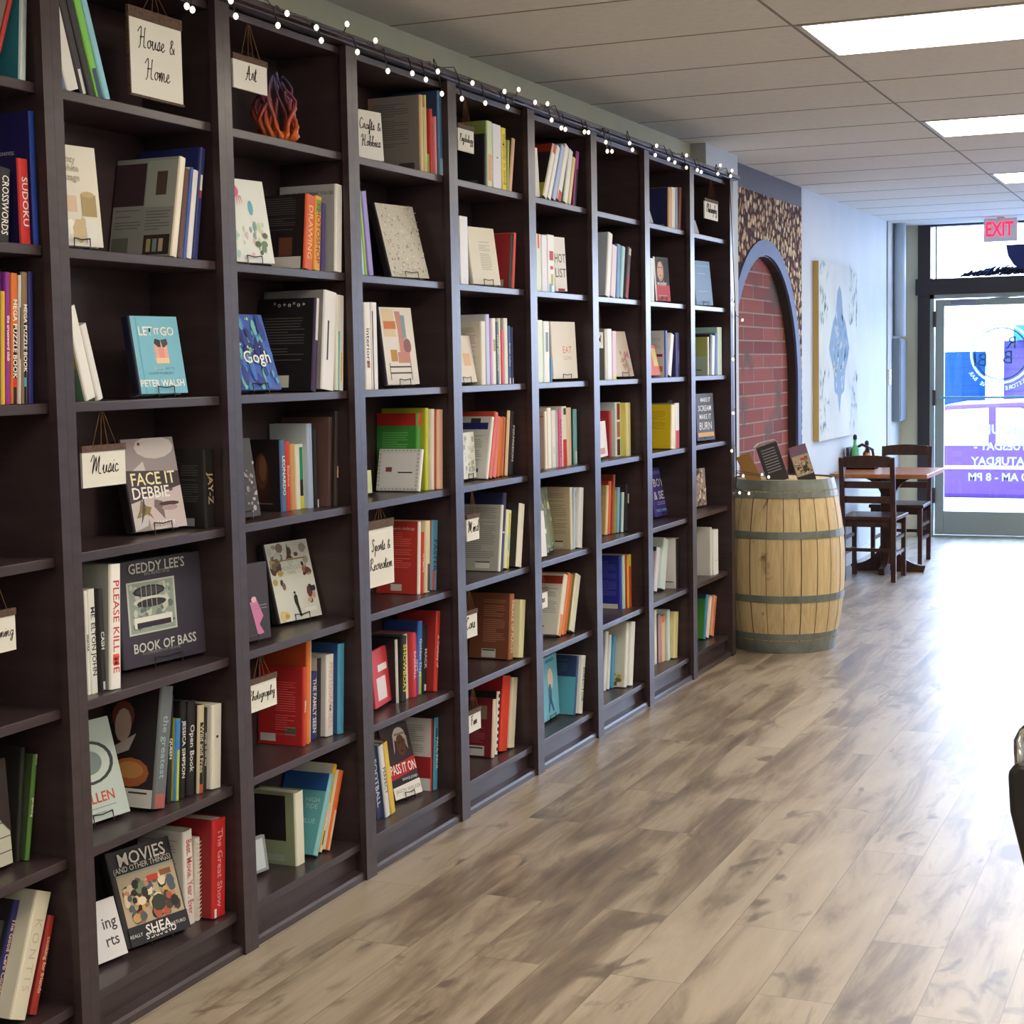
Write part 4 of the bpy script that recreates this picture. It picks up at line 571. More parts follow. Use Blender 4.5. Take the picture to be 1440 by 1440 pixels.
{"b":4,"r":6,"sp":"dfc8b4","cv":"7c2530","look":"maroon hardcover with painting and label on back","lines":[[0.4,0.8,0.25,0.5]],"dec":[["c",0.15,0.02,0.8,0.19,"d2d0d0"],["c",0.2,0.14,0.75,0.165,"38343a"],["c",0.6,0.65,0.85,0.88,"8c7a60"],["c",0.1,0.75,0.5,0.95,"3a2a2c"]],"k":"S","o":[-0.245,5.7399,0.1194],"q":[0.0,0.1224,0.1546,0.2253,0.025]},
{"b":4,"r":6,"sp":"e2e2e0","cv":"2a2426","look":"book with black and white striped spine","stripes":1,"k":"S","o":[-0.245,5.7887,0.1201],"q":[0.0,0.1498,0.1458,0.2451,0.0255]},
{"b":4,"r":6,"sp":"d9402c","cv":"a02028","look":"bright red-orange spine hardcover on lowest shelf","k":"S","o":[-0.245,5.8151,0.1287],"q":[0.0,0.1771,0.1545,0.2938,0.0705]},
{"b":4,"r":6,"sp":"d8d2bc","cv":"d8d2bc","look":"cream speckled hardcover on lowest shelf","k":"S","o":[-0.245,5.8903,0.1259],"q":[0.0,0.176,0.161,0.2763,0.0551]},
{"b":5,"r":0,"sp":"dcdedc","cv":"dcdedc","look":"slim white book on stand behind the upright","k":"F","o":[-0.0747,6.1622,2.297],"q":[1.3963,0.05,0.0845,0.1944,0.012]},
{"b":5,"r":0,"sp":"e0ddd0","cv":"30262a","look":"leaning book with red-topped white spine","dec":[["s",0,0.85,1,1,"cf4430"],["c",0,0.84,1,1,"a03028"],["c",0.3,0,1,0.25,"b4b434"]],"k":"S","o":[-0.205,6.2478,2.3029],"q":[0.0,0.4916,0.16,0.2495,0.0373]},
{"b":5,"r":0,"sp":"e2e2de","cv":"e2e2de","look":"white book leaning right, second of the leaning row","k":"S","o":[-0.205,6.2949,2.3008],"q":[0.0,0.4769,0.16,0.2484,0.0338]},
{"b":5,"r":0,"sp":"a3b2d8","cv":"a3b2d8","look":"pale blue paperback leaning right","k":"S","o":[-0.205,6.3452,2.3013],"q":[0.0,0.4589,0.16,0.2558,0.0361]},
{"b":5,"r":0,"sp":"e2dfdc","cv":"e2dfdc","look":"white book with red foot leaning right","dec":[["s",0,0,1,0.18,"c83a3c"]],"k":"S","o":[-0.205,6.3949,2.3035],"q":[0.0,0.4291,0.16,0.2574,0.0438]},
{"b":5,"r":0,"sp":"dfe0d8","cv":"6f9a78","look":"white spine over green cover","k":"S","o":[-0.195,6.472,2.299],"q":[0.0,0.3244,0.15,0.2353,0.0431]},
{"b":5,"r":0,"sp":"e0cc9c","cv":"e0cc9c","look":"straw-coloured slim paperback","k":"S","o":[-0.185,6.5234,2.295],"q":[0.0,0.3232,0.14,0.2092,0.0306]},
{"b":5,"r":0,"sp":"a04a92","cv":"2c2a38","look":"narrow book, violet top and black lower spine","dec":[["s",0,0,1,0.68,"2c2b36"]],"k":"S","o":[-0.195,6.5838,2.2917],"q":[0.0,0.2102,0.15,0.2346,0.0308]},
{"b":5,"r":1,"sp":"cfdcc4","cv":"cfdcc4","look":"green-tinted white cookbook spine","dec":[["s",0.3,0.75,0.7,1,"d8503c"]],"k":"S","o":[-0.215,6.1543,1.9183],"q":[0.0,0.0,0.17,0.2274,0.0595]},
{"b":5,"r":1,"sp":"dcd9e0","cv":"dcd9e0","look":"white-lavender cookbook spine","k":"S","o":[-0.215,6.2169,1.9183],"q":[0.0,0.0,0.17,0.2264,0.0606]},
{"b":5,"r":1,"sp":"e2e0dc","cv":"e2e0dc","look":"white cookbook spine decorated with fruit","dec":[["s",0.2,0.56,0.85,0.72,"b8382c"],["s",0.3,0.4,0.8,0.46,"c83a3c"],["s",0.4,0.12,0.8,0.32,"a8b02c"],["s",0.1,0,0.5,0.15,"5aa0c8"]],"k":"S","o":[-0.215,6.2805,1.9183],"q":[0.0,0.0,0.17,0.2319,0.0761]},
{"b":5,"r":1,"sp":"e4e2e2","cv":"e4e2e2","look":"white cookbook face out with thin capital letters","ct":[["HOT",0.5,0.6,0.05,"6a6668"],["LIST",0.5,0.33,0.05,"6a6668"]],"dec":[["c",0.2,0,0.8,0.05,"a02c48"]],"k":"F","o":[-0.0763,6.4408,1.93],"q":[1.3963,0.05,0.094,0.2242,0.015]},
{"b":5,"r":2,"sp":"d8e2c8","cv":"d8e2c8","look":"pale green-white book against upright","k":"S","o":[-0.205,6.1562,1.5553],"q":[0.0,0.0,0.16,0.2491,0.0598]},
{"b":5,"r":2,"sp":"e2e2e2","cv":"e2e2e2","look":"white book with teal spine stripe","dec":[["s",0.3,0.5,0.8,0.82,"6f9498"]],"k":"S","o":[-0.205,6.2218,1.5553],"q":[0.0,0.0,0.16,0.2457,0.0661]},
{"b":5,"r":2,"sp":"3f7fb0","cv":"3f7fb0","look":"short blue booklet between white books","k":"S","o":[-0.145,6.2912,1.5553],"q":[0.0,0.0,0.1,0.0982,0.0241]},
{"b":5,"r":2,"sp":"e8e4e0","cv":"e8e4e0","look":"white diet book face out with faint pink letters","ct":[["EAT",0.62,0.5,0.04,"dca49c"],["CLEAN",0.62,0.36,0.02,"c8b4b4"]],"k":"F","o":[-0.0942,6.4463,1.567],"q":[1.3963,0.05,0.197,0.2386,0.02]},
{"b":5,"r":3,"sp":"e4d8c8","cv":"dcc4bc","look":"pale pink-backed thin book","dec":[["c",0,0.9,1,0.92,"d87058"]],"k":"S","o":[-0.245,6.335,1.1963],"q":[0.0,0.0,0.1547,0.2381,0.0242]},
{"b":5,"r":3,"sp":"e4e0d0","cv":"e4e0d0","look":"ivory wide spine cookbook","k":"S","o":[-0.245,6.3731,1.1963],"q":[0.0,0.0,0.1504,0.2511,0.0417]},
{"b":5,"r":3,"sp":"dde0de","cv":"dde0de","look":"white cookbook with light blue mark","dec":[["s",0.2,0.25,0.5,0.36,"a4c4d4"]],"k":"S","o":[-0.245,6.4152,1.1963],"q":[0.0,0.0,0.1528,0.24,0.0457]},
{"b":5,"r":3,"sp":"d34a86","cv":"e4e0e0","look":"white spine with magenta letters","st":["BAKE PASTRY","7c2050"],"k":"S","o":[-0.2382,6.4613,1.1963],"q":[0.0,0.0,0.16,0.2419,0.0333]},
{"b":5,"r":3,"sp":"dfdcd4","cv":"dfdcd4","look":"white book with red lower spine","dec":[["s",0,0,1,0.45,"cc3438"],["s",0.2,0.86,0.9,0.97,"3a3434"]],"k":"S","o":[-0.2424,6.5088,1.1963],"q":[0.0,0.0,0.16,0.2533,0.0516]},
{"b":5,"r":3,"sp":"ddc8b0","cv":"ddc8b0","look":"beige cookbook spine","k":"S","o":[-0.245,6.5732,1.1963],"q":[0.0,0.0,0.159,0.2464,0.0525]},
{"b":5,"r":3,"sp":"7cb4bc","cv":"3c5c60","look":"teal spine book with white foot standing apart","dec":[["s",0.2,0.02,0.9,0.24,"dce4e0"]],"k":"S","o":[-0.2292,6.6399,1.1963],"q":[0.0,0.0,0.15,0.2385,0.0363]},
{"b":5,"r":4,"sp":"dfdfdc","cv":"dfdfdc","look":"white card leaning behind upright","k":"F","o":[-0.0621,6.1671,0.849],"q":[1.3963,0.0721,0.0688,0.1854,0.01]},
{"b":5,"r":4,"sp":"6f7450","cv":"6f7450","look":"green and grey patterned book leaning left","art":"sketch2","k":"F","o":[-0.0791,6.2748,0.849],"q":[1.7356,0.1335,0.2261,0.266,0.015]},
{"b":5,"r":4,"sp":"e2dac8","cv":"c4b698","look":"tan-backed book with dense printed text","lines":[[0.1,0.9,0.25,0.9]],"dec":[["c",0.3,0.12,0.8,0.14,"38302c"],["c",0.3,0.04,0.8,0.11,"d8d0bc"]],"k":"S","o":[-0.245,6.5709,0.8373],"q":[0.0,0.0,0.1723,0.2667,0.0174]},
{"b":5,"r":4,"sp":"b8cce0","cv":"b8cce0","look":"pale blue spine with red mark","dec":[["s",0.4,0.6,1,0.85,"d89090"],["s",0.2,0.86,1,0.98,"3a60b8"]],"k":"S","o":[-0.2394,6.5887,0.8391],"q":[0.0,0.0851,0.17,0.257,0.0214]},
{"b":5,"r":4,"sp":"e2e4e6","cv":"e2e4e6","look":"white book at right end, above middle","k":"S","o":[-0.2256,6.6106,0.8425],"q":[0.0,0.1119,0.17,0.2589,0.0462]},
{"b":5,"r":5,"text":"Tea","look":"cream sign sliver beside red-banded book","top":0.813,"k":"G","o":[-0.045,6.0834,0.6436],"q":[1.5708,0.0,0.1223,0.069,0.008]},
{"b":5,"r":5,"sp":"e0dccf","cv":"dcdad0","look":"white-backed book with red top band","lines":[[0.15,0.9,0.3,0.75]],"dec":[["c",0,0.83,1,0.96,"a23a24"],["s",0,0,1,0.35,"d8905c"],["c",0.1,0.12,0.6,0.14,"2c282a"]],"k":"S","o":[-0.245,6.4299,0.4912],"q":[0.0,0.3683,0.1575,0.266,0.0414]},
{"b":5,"r":5,"sp":"df8450","cv":"df8450","look":"orange hardcover leaning right","k":"S","o":[-0.245,6.4749,0.487],"q":[0.0,0.3673,0.1582,0.2701,0.0299]},
{"b":5,"r":5,"sp":"cf6a34","cv":"cf6a34","look":"darker slim orange book leaning right","k":"S","o":[-0.245,6.5086,0.4838],"q":[0.0,0.3633,0.1598,0.2613,0.021]},
{"b":5,"r":5,"sp":"dfe0cc","cv":"6f8050","look":"pale green-white paperback leaning right","k":"S","o":[-0.2308,6.5326,0.4964],"q":[0.0,0.36,0.16,0.2502,0.0571]},
{"b":5,"r":6,"sp":"6fb6cc","cv":"6fb6cc","look":"light blue biography with balloon-like figure","art":"bluefig","k":"F","o":[-0.1201,6.3324,0.128],"q":[1.6338,0.05,0.2266,0.2666,0.012]},
{"b":5,"r":6,"sp":"3a5a90","cv":"57a5bc","look":"teal-backed book with navy top band","dec":[["c",0,0.64,1,1,"2c3c68"]],"lines":[[0.35,0.75,0.68,0.92]],"k":"S","o":[-0.245,6.575,0.1195],"q":[0.0,0.2122,0.173,0.2557,0.015]},
{"b":5,"r":6,"sp":"dfe2dc","cv":"dfe2dc","look":"white spine with navy letters beside teal cover","st":["DIRECTOR","2c3c60"],"k":"S","o":[-0.2353,6.5911,0.1244],"q":[0.0,0.2107,0.18,0.2512,0.0386]},
{"b":6,"r":1,"sp":"e3e3e0","cv":"a9b2c4","look":"tall white book with pale blue-grey cover","dec":[["c",0.0,0.3,0.35,0.62,"e4e4e8"],["c",0.05,0.68,0.3,0.75,"2c2c34"]],"k":"S","o":[-0.235,6.9656,1.9274],"q":[0.0,0.1755,0.19,0.2862,0.0521]},
{"b":6,"r":1,"sp":"e0ccd4","cv":"e0ccd4","look":"white book with pink-tinted top","k":"S","o":[-0.205,7.0281,1.9272],"q":[0.0,0.1373,0.16,0.2326,0.0647]},
{"b":6,"r":1,"sp":"4f86b4","cv":"4f86b4","look":"blue hardcover among white ones","k":"S","o":[-0.205,7.1002,1.9234],"q":[0.0,0.1108,0.16,0.2422,0.046]},
{"b":6,"r":1,"sp":"9ccad0","cv":"9ccad0","look":"aqua paperback","k":"S","o":[-0.205,7.1515,1.9261],"q":[0.0,0.1823,0.16,0.2364,0.0431]},
{"b":6,"r":1,"sp":"54444c","cv":"54444c","look":"dark patterned book with red lower spine","dec":[["s",0.1,0,0.9,0.45,"b03038"],["s",0.1,0.85,0.9,0.98,"d8d8d8"]],"k":"S","o":[-0.195,7.2244,1.9285],"q":[0.0,0.2278,0.15,0.2386,0.045]},
{"b":6,"r":2,"text":"Art","look":"narrow cream sign beside upright","top":1.894,"k":"G","o":[-0.045,6.7883,1.6945],"q":[1.5708,0.0,0.1156,0.0737,0.008]},
{"b":6,"r":2,"sp":"dedcd6","cv":"7c8480","look":"grey-backed book behind small sign","k":"S","o":[-0.205,6.9505,1.5553],"q":[0.0,0.0,0.16,0.2225,0.0178]},
{"b":6,"r":2,"sp":"e2e0de","cv":"e2e0de","look":"white hardcover with grey top corner","k":"S","o":[-0.205,6.9717,1.5553],"q":[0.0,0.0,0.16,0.2252,0.0637]},
{"b":6,"r":2,"sp":"d8bccc","cv":"d8bccc","look":"pinkish-white paperback with yellow foot","dec":[["s",0,0,1,0.1,"d8d078"]],"k":"S","o":[-0.195,7.039,1.5553],"q":[0.0,0.0,0.15,0.2164,0.056]},
{"b":6,"r":2,"sp":"e4dad4","cv":"e4dad4","look":"white cover with pink flower bouquet face out","art":"bouquet","k":"F","o":[-0.0915,7.2001,1.567],"q":[1.3963,0.2274,0.1816,0.2136,0.012]},
{"b":6,"r":3,"sp":"e2dcd8","cv":"e2dcd8","look":"white book with small red motif, leaning","dec":[["c",0.6,0.08,0.85,0.25,"c88a7c"]],"k":"F","o":[-0.053,6.7497,1.208],"q":[1.7059,0.0757,0.3851,0.16,0.01]},
{"b":6,"r":3,"sp":"c2444c","cv":"b8363e","look":"red-backed book in a mixed row","lines":[[0.2,0.85,0.4,0.9]],"dec":[["c",0.5,0.02,0.9,0.12,"e0d8d4"]],"k":"S","o":[-0.245,7.2167,1.1964],"q":[0.0,0.0025,0.12,0.2134,0.0225]},
{"b":6,"r":3,"sp":"cfe0e0","cv":"cfe0e0","look":"thick white spine with three food photos","dec":[["s",0.2,0.68,0.9,0.98,"8c2c28"],["s",0.2,0.36,0.9,0.64,"b06a4c"],["s",0.2,0.02,0.9,0.32,"5c2430"]],"k":"S","o":[-0.245,7.2399,1.1964],"q":[0.0,0.0014,0.1393,0.2505,0.07]},
{"b":6,"r":3,"sp":"dfd878","cv":"dfd878","look":"white and yellow spine paperback","dec":[["s",0,0,0.5,1,"e2e2dc"]],"k":"S","o":[-0.245,7.311,1.1963],"q":[0.0,0.0,0.168,0.2473,0.0611]},
{"b":6,"r":4,"sp":"dcc69c","cv":"c8a870","look":"tan book with printed back cover","lines":[[0.2,0.9,0.35,0.9]],"dec":[["c",0.1,0.1,0.6,0.13,"38302c"]],"k":"S","o":[-0.245,7.1562,0.8406],"q":[0.0,0.1227,0.115,0.2292,0.0273]},
{"b":6,"r":4,"sp":"dd6848","cv":"c04a30","look":"coral-orange hardcover","k":"S","o":[-0.245,7.1854,0.8415],"q":[0.0,0.1198,0.115,0.2459,0.0348]},
{"b":6,"r":4,"sp":"a8543a","cv":"8c3c2c","look":"tall rust-brown book leaning right","k":"S","o":[-0.245,7.2223,0.8402],"q":[0.0,0.117,0.123,0.2744,0.0251]},
{"b":6,"r":4,"sp":"8ca83c","cv":"8ca83c","look":"lime green slim book","k":"S","o":[-0.245,7.2504,0.84],"q":[0.0,0.1124,0.1217,0.2,0.0244]},
{"b":6,"r":4,"sp":"8cb0c8","cv":"8cb0c8","look":"sky blue paperback between green and dark","k":"S","o":[-0.245,7.2762,0.84],"q":[0.0,0.1098,0.1295,0.2121,0.0248]},
{"b":6,"r":4,"sp":"c9dcd8","cv":"4878a8","look":"white-aqua short paperback","k":"S","o":[-0.2329,7.3021,0.84],"q":[0.0,0.1075,0.13,0.1867,0.025]},
{"b":6,"r":4,"sp":"242226","cv":"242226","look":"black book at right end with white label","dec":[["s",0.2,0.6,0.9,0.8,"d0ccc0"]],"k":"S","o":[-0.2417,7.328,0.8413],"q":[0.0,0.1056,0.15,0.221,0.0378]},
{"b":6,"r":5,"sp":"3038a0","cv":"2a309c","look":"deep blue book with printed back and white label","lines":[[0.15,0.9,0.25,0.9]],"dec":[["c",0.35,0.01,0.95,0.1,"e0dcd0"]],"k":"S","o":[-0.245,7.2847,0.4763],"q":[0.0,0.0,0.1362,0.2516,0.0265]},
{"b":6,"r":5,"sp":"bcd8d0","cv":"bcd8d0","look":"mint-white spine book","k":"S","o":[-0.245,7.3116,0.4763],"q":[0.0,0.0,0.1436,0.2528,0.0267]},
{"b":6,"r":5,"sp":"e0bc3c","cv":"c84c2c","look":"yellow-topped orange spine book","dec":[["s",0,0,1,0.78,"cc5430"]],"k":"S","o":[-0.245,7.3387,0.4763],"q":[0.0,0.0,0.158,0.2519,0.0477]},
{"b":6,"r":6,"sp":"e2e2e2","cv":"c4c6c8","look":"front white book with lined grey back, leaning","lines":[[0.1,0.8,0.4,0.95]],"k":"S","o":[-0.245,7.1006,0.1222],"q":[0.0,0.1738,0.115,0.2743,0.0341]},
{"b":6,"r":6,"sp":"dfe2e4","cv":"dfe2e4","look":"slim white book beside blue spine","k":"S","o":[-0.245,7.1449,0.1216],"q":[0.0,0.1609,0.1168,0.2529,0.0332]},
{"b":6,"r":6,"sp":"4fa0cc","cv":"4fa0cc","look":"sky blue slim book leaning right","k":"S","o":[-0.245,7.1838,0.1208],"q":[0.0,0.1534,0.1262,0.2442,0.0293]},
{"b":6,"r":6,"sp":"dedfdd","cv":"c6c6b8","look":"large pale book with golden landscape at foot","art":"landscape","k":"S","o":[-0.245,7.2159,0.121],"q":[0.0,0.1494,0.1773,0.2998,0.0314]},
{"b":6,"r":6,"sp":"e4e4e2","cv":"e4e4e2","look":"tall plain white hardcover at right end","k":"S","o":[-0.245,7.2482,0.1245],"q":[0.0,0.1656,0.1897,0.2997,0.0497]},
{"b":7,"r":0,"sp":"b8bcc4","cv":"b8bcc4","look":"thin pale card leaning on the upright","k":"F","o":[-0.0701,7.6306,2.297],"q":[1.3963,0.32,0.0582,0.0685,0.006]},
{"b":7,"r":0,"sp":"c48a3c","cv":"262a5c","look":"navy-backed book with ochre spine","dec":[["c",0.3,0,0.9,0.08,"aab0b8"]],"k":"S","o":[-0.215,7.8753,2.2878],"q":[0.0,0.0482,0.17,0.1959,0.0511]},
{"b":7,"r":0,"sp":"e0d8bc","cv":"e0d8bc","look":"cream spine book beside ochre one","k":"S","o":[-0.205,7.9313,2.2869],"q":[0.0,0.0281,0.16,0.2031,0.057]},
{"b":7,"r":0,"sp":"93a4c8","cv":"93a4c8","look":"blue-grey spine book","k":"S","o":[-0.205,7.995,2.2853],"q":[0.0,0.0,0.16,0.2088,0.0407]},
{"b":7,"r":0,"sp":"8c5850","cv":"8c5850","look":"thin brown paperback at end","k":"S","o":[-0.191,8.0361,2.2896],"q":[0.0,0.1348,0.15,0.2127,0.0317]},
{"b":7,"r":1,"sp":"dcdcda","cv":"dcdcda","look":"white book with tiny spine figure against upright","k":"S","o":[-0.205,7.5873,1.9183],"q":[0.0,0.0,0.16,0.2057,0.062]},
{"b":7,"r":1,"sp":"241f22","cv":"241f22","look":"black and red cover with a face portrait","art":"face2","ct":[["wonder",0.5,0.4,0.03,"f0eeee"]],"k":"F","o":[-0.0876,7.7896,1.93],"q":[1.3963,0.0663,0.1588,0.2151,0.015]},
{"b":7,"r":2,"sp":"e07a70","cv":"e07a70","look":"coral and yellow cover leaning behind upright","dec":[["c",0.6,0.3,0.95,0.9,"e4d89c"]],"k":"F","o":[-0.0821,7.6534,1.567],"q":[1.3963,0.227,0.1271,0.1496,0.01]},
{"b":7,"r":2,"sp":"2c44a0","cv":"d0d2d8","look":"pale-backed book with royal blue spine","lines":[[0.1,0.9,0.55,0.9]],"dec":[["c",0.45,0.44,0.95,0.5,"8c3438"],["c",0.6,0.12,0.95,0.24,"c88a54"]],"k":"S","o":[-0.225,7.8075,1.5553],"q":[0.0,0.0,0.18,0.2283,0.0375]},
{"b":7,"r":2,"sp":"e3e2de","cv":"e3e2de","look":"white short paperback beside blue spine","k":"S","o":[-0.195,7.849,1.5685],"q":[0.0,0.2486,0.15,0.2122,0.0538]},
{"b":7,"r":2,"sp":"2c2566","cv":"2c2566","look":"deep purple-navy hardcover at right","dec":[["s",0.5,0.3,0.8,0.6,"6a6a98"]],"k":"S","o":[-0.215,7.9764,1.5553],"q":[0.0,0.0,0.17,0.22,0.068]},
{"b":7,"r":3,"sp":"4b525c","cv":"4b525c","look":"slate-grey cover with white letters, leaning","dec":[["c",0.1,0.6,0.9,0.9,"aab4c0"],["c",0.1,0.5,0.95,0.53,"9aa4b0"],["c",0.1,0.4,0.9,0.43,"9aa4b0"],["c",0.1,0.3,0.85,0.33,"9aa4b0"],["c",0,0,1,0.04,"d8dcdc"]],"k":"F","o":[-0.0784,8.0253,1.208],"q":[1.6873,0.079,0.1956,0.2301,0.012]},
{"b":7,"r":3,"sp":"dfd0a0","cv":"dcc020","look":"bright yellow-backed book","lines":[[0.3,0.85,0.45,0.85]],"k":"S","o":[-0.2198,7.8689,1.2013],"q":[0.0,0.0797,0.18,0.2188,0.0632]},
{"b":7,"r":3,"sp":"dcdad8","cv":"7c8484","look":"white spine with red lower third","dec":[["s",0,0,1,0.4,"c03034"]],"k":"S","o":[-0.2133,7.9511,1.1963],"q":[0.0,0.0,0.17,0.2276,0.0698]},
{"b":7,"r":4,"sp":"433a8c","cv":"433a8c","look":"purple-blue BOYS & SEX book face out","ct":[["BOYS",0.5,0.68,0.055,"e8e6f0"],["& SEX",0.46,0.42,0.055,"e8e6f0"],["PEGGY ORENSTEIN",0.5,0.12,0.018,"8cc8e0"]],"dec":[["c",0.05,0.86,0.85,0.94,"6f78b0"],["c",0.2,0.24,0.95,0.25,"c8c8e0"],["c",0.2,0.28,0.95,0.29,"c8c8e0"]],"art":"none","k":"F","o":[-0.1565,7.9656,0.849],"q":[1.4346,0.1855,0.2116,0.249,0.02]},
{"b":7,"r":5,"sp":"dcd8e4","cv":"d4ccd4","look":"white-lilac book with dark cover top","dec":[["c",0,0.9,1,1,"2c4068"],["c",0.1,0.15,0.5,0.25,"3c2c34"]],"k":"S","o":[-0.245,7.8515,0.4897],"q":[0.0,0.2746,0.115,0.2235,0.0493]},
{"b":7,"r":5,"sp":"cfe0dc","cv":"cfe0dc","look":"aqua-white book leaning right","k":"S","o":[-0.245,7.9085,0.4953],"q":[0.0,0.2634,0.131,0.2581,0.0728]},
{"b":7,"r":5,"sp":"2a272a","cv":"dcd6d6","look":"white-backed book with black spine","dec":[["c",0.1,0.0,0.95,0.14,"c8c8c8"],["c",0.2,0.12,0.9,0.14,"38343a"]],"k":"S","o":[-0.245,8.0522,0.4763],"q":[0.0,0.0,0.1713,0.2564,0.0472]},
{"b":7,"r":6,"sp":"dfe2cc","cv":"9ca47c","look":"green-grey cover with pale spine","k":"S","o":[-0.245,7.8398,0.1166],"q":[0.0,0.0083,0.118,0.2756,0.0393]},
{"b":7,"r":6,"sp":"b893ac","cv":"4c2c3c","look":"mauve spine slim book","k":"S","o":[-0.245,7.8835,0.1164],"q":[0.0,0.003,0.1265,0.2468,0.0314]},
{"b":7,"r":6,"sp":"e0c09c","cv":"d8783c","look":"cream-orange spine paperback","dec":[["s",0,0.85,1,1,"dd7c3c"]],"k":"S","o":[-0.245,7.9159,0.1164],"q":[0.0,0.0015,0.1316,0.2343,0.0519]},
{"b":7,"r":6,"sp":"ccdae0","cv":"ccdae0","look":"pale blue-white spine on bottom shelf","k":"S","o":[-0.245,7.9689,0.1163],"q":[0.0,0.0,0.1462,0.2578,0.0402]},
{"b":7,"r":6,"sp":"dfd69c","cv":"dfd69c","look":"pale yellow spine at right end","k":"S","o":[-0.2399,8.0095,0.1235],"q":[0.0,0.122,0.16,0.2366,0.0592]},
{"b":8,"r":0,"sp":"b4bac6","cv":"b4bac6","look":"thin pale card in the far right bay","k":"F","o":[-0.0707,8.3848,2.297],"q":[1.3963,0.32,0.0615,0.0724,0.006]},
{"b":8,"r":0,"text":"Philosophy","look":"small cream Philosophy sign on long strings","top":2.582,"k":"G","o":[-0.045,8.477,2.3781],"q":[1.5708,0.0,0.2484,0.0933,0.008]},
{"b":8,"r":1,"sp":"7c9cc8","cv":"7c9cc8","look":"pale blue book face out near room end","dec":[["c",0,0.87,0.95,0.9,"8cb4cc"],["c",0.2,0.7,0.7,0.72,"9cb8dc"],["c",0.2,0.3,0.8,0.32,"9cb8dc"]],"k":"F","o":[-0.0947,8.5004,1.93],"q":[1.3963,0.0995,0.1998,0.235,0.015]},
{"b":8,"r":2,"sp":"dfdccc","cv":"a8b468","look":"lime-green cover with pale spine","dec":[["c",0,0,1,0.5,"a8c0b0"],["c",0.2,0.13,0.8,0.15,"2c3230"]],"k":"S","o":[-0.195,8.5418,1.5553],"q":[0.0,0.0,0.15,0.2043,0.0223]},
{"b":8,"r":2,"sp":"2c2624","cv":"2c2624","look":"slim black book, last bay","k":"S","o":[-0.195,8.5645,1.5593],"q":[0.0,0.1027,0.15,0.217,0.0394]},
{"b":8,"r":2,"sp":"dfe4ec","cv":"dfe4ec","look":"white spine paperback before the blue one","k":"S","o":[-0.195,8.6095,1.5595],"q":[0.0,0.081,0.15,0.211,0.0521]},
{"b":8,"r":2,"sp":"3c64a8","cv":"3c64a8","look":"royal blue slim book, last bay","k":"S","o":[-0.195,8.6673,1.5579],"q":[0.0,0.0589,0.15,0.2248,0.0443]},
{"b":8,"r":2,"sp":"cfe4dc","cv":"9cc4bc","look":"tall mint-white book","k":"S","o":[-0.225,8.7258,1.5553],"q":[0.0,0.0,0.18,0.2583,0.082]},
{"b":8,"r":3,"sp":"2c2628","cv":"2c2628","look":"black cover filled with big white capital letters","ct":[["MAKE IT",0.55,0.86,0.03,"e6e2e0"],["SCREAM",0.5,0.68,0.04,"e6e2e0"],["MAKE IT",0.5,0.5,0.036,"e6e2e0"],["BURN",0.5,0.3,0.055,"e6dcdc"]],"dec":[["c",0.05,0.08,0.95,0.17,"d8a050"]],"k":"F","o":[-0.0971,8.5042,1.208],"q":[1.3963,0.05,0.2134,0.2511,0.02]},
{"b":8,"r":4,"sp":"9c8c84","cv":"9c8c84","look":"brown and cream patterned cover, leaning","art":"floral2","k":"F","o":[-0.1456,8.5616,0.849],"q":[1.3963,0.0538,0.1722,0.2026,0.015]},
{"b":8,"r":5,"sp":"cfccc8","cv":"d9d7d3","look":"white-backed book, lower last bay","k":"S","o":[-0.2246,8.5929,0.4763],"q":[0.0,0.0,0.17,0.2611,0.0286]},
{"b":8,"r":5,"sp":"e2e2e0","cv":"e2e2e0","look":"thick white spine book, lower last bay","dec":[["s",0.1,0.3,0.9,0.32,"c8c8c4"]],"k":"S","o":[-0.2037,8.6219,0.4763],"q":[0.0,0.0,0.16,0.2433,0.085]},
{"b":8,"r":6,"sp":"3f8cb4","cv":"44883c","look":"green cover with blue spine, bottom of last bay","dec":[["c",0.0,0.03,0.5,0.2,"e0dcd4"],["c",0,0.9,1,1,"2c4c68"]],"k":"S","o":[-0.245,8.6271,0.1233],"q":[0.0,0.2319,0.1412,0.2448,0.0305]},
{"b":8,"r":6,"sp":"e2ded0","cv":"e2ded0","look":"cream-white spine leaning right, last bay","k":"S","o":[-0.245,8.6592,0.1287],"q":[0.0,0.3191,0.1466,0.2299,0.0396]},
{"b":8,"r":6,"sp":"d8906c","cv":"d8906c","look":"orange-red lettered spine leaning right","st":["COURAGE","a83a28"],"k":"S","o":[-0.2365,8.7046,0.1321],"q":[0.0,0.3114,0.15,0.2251,0.0515]}]
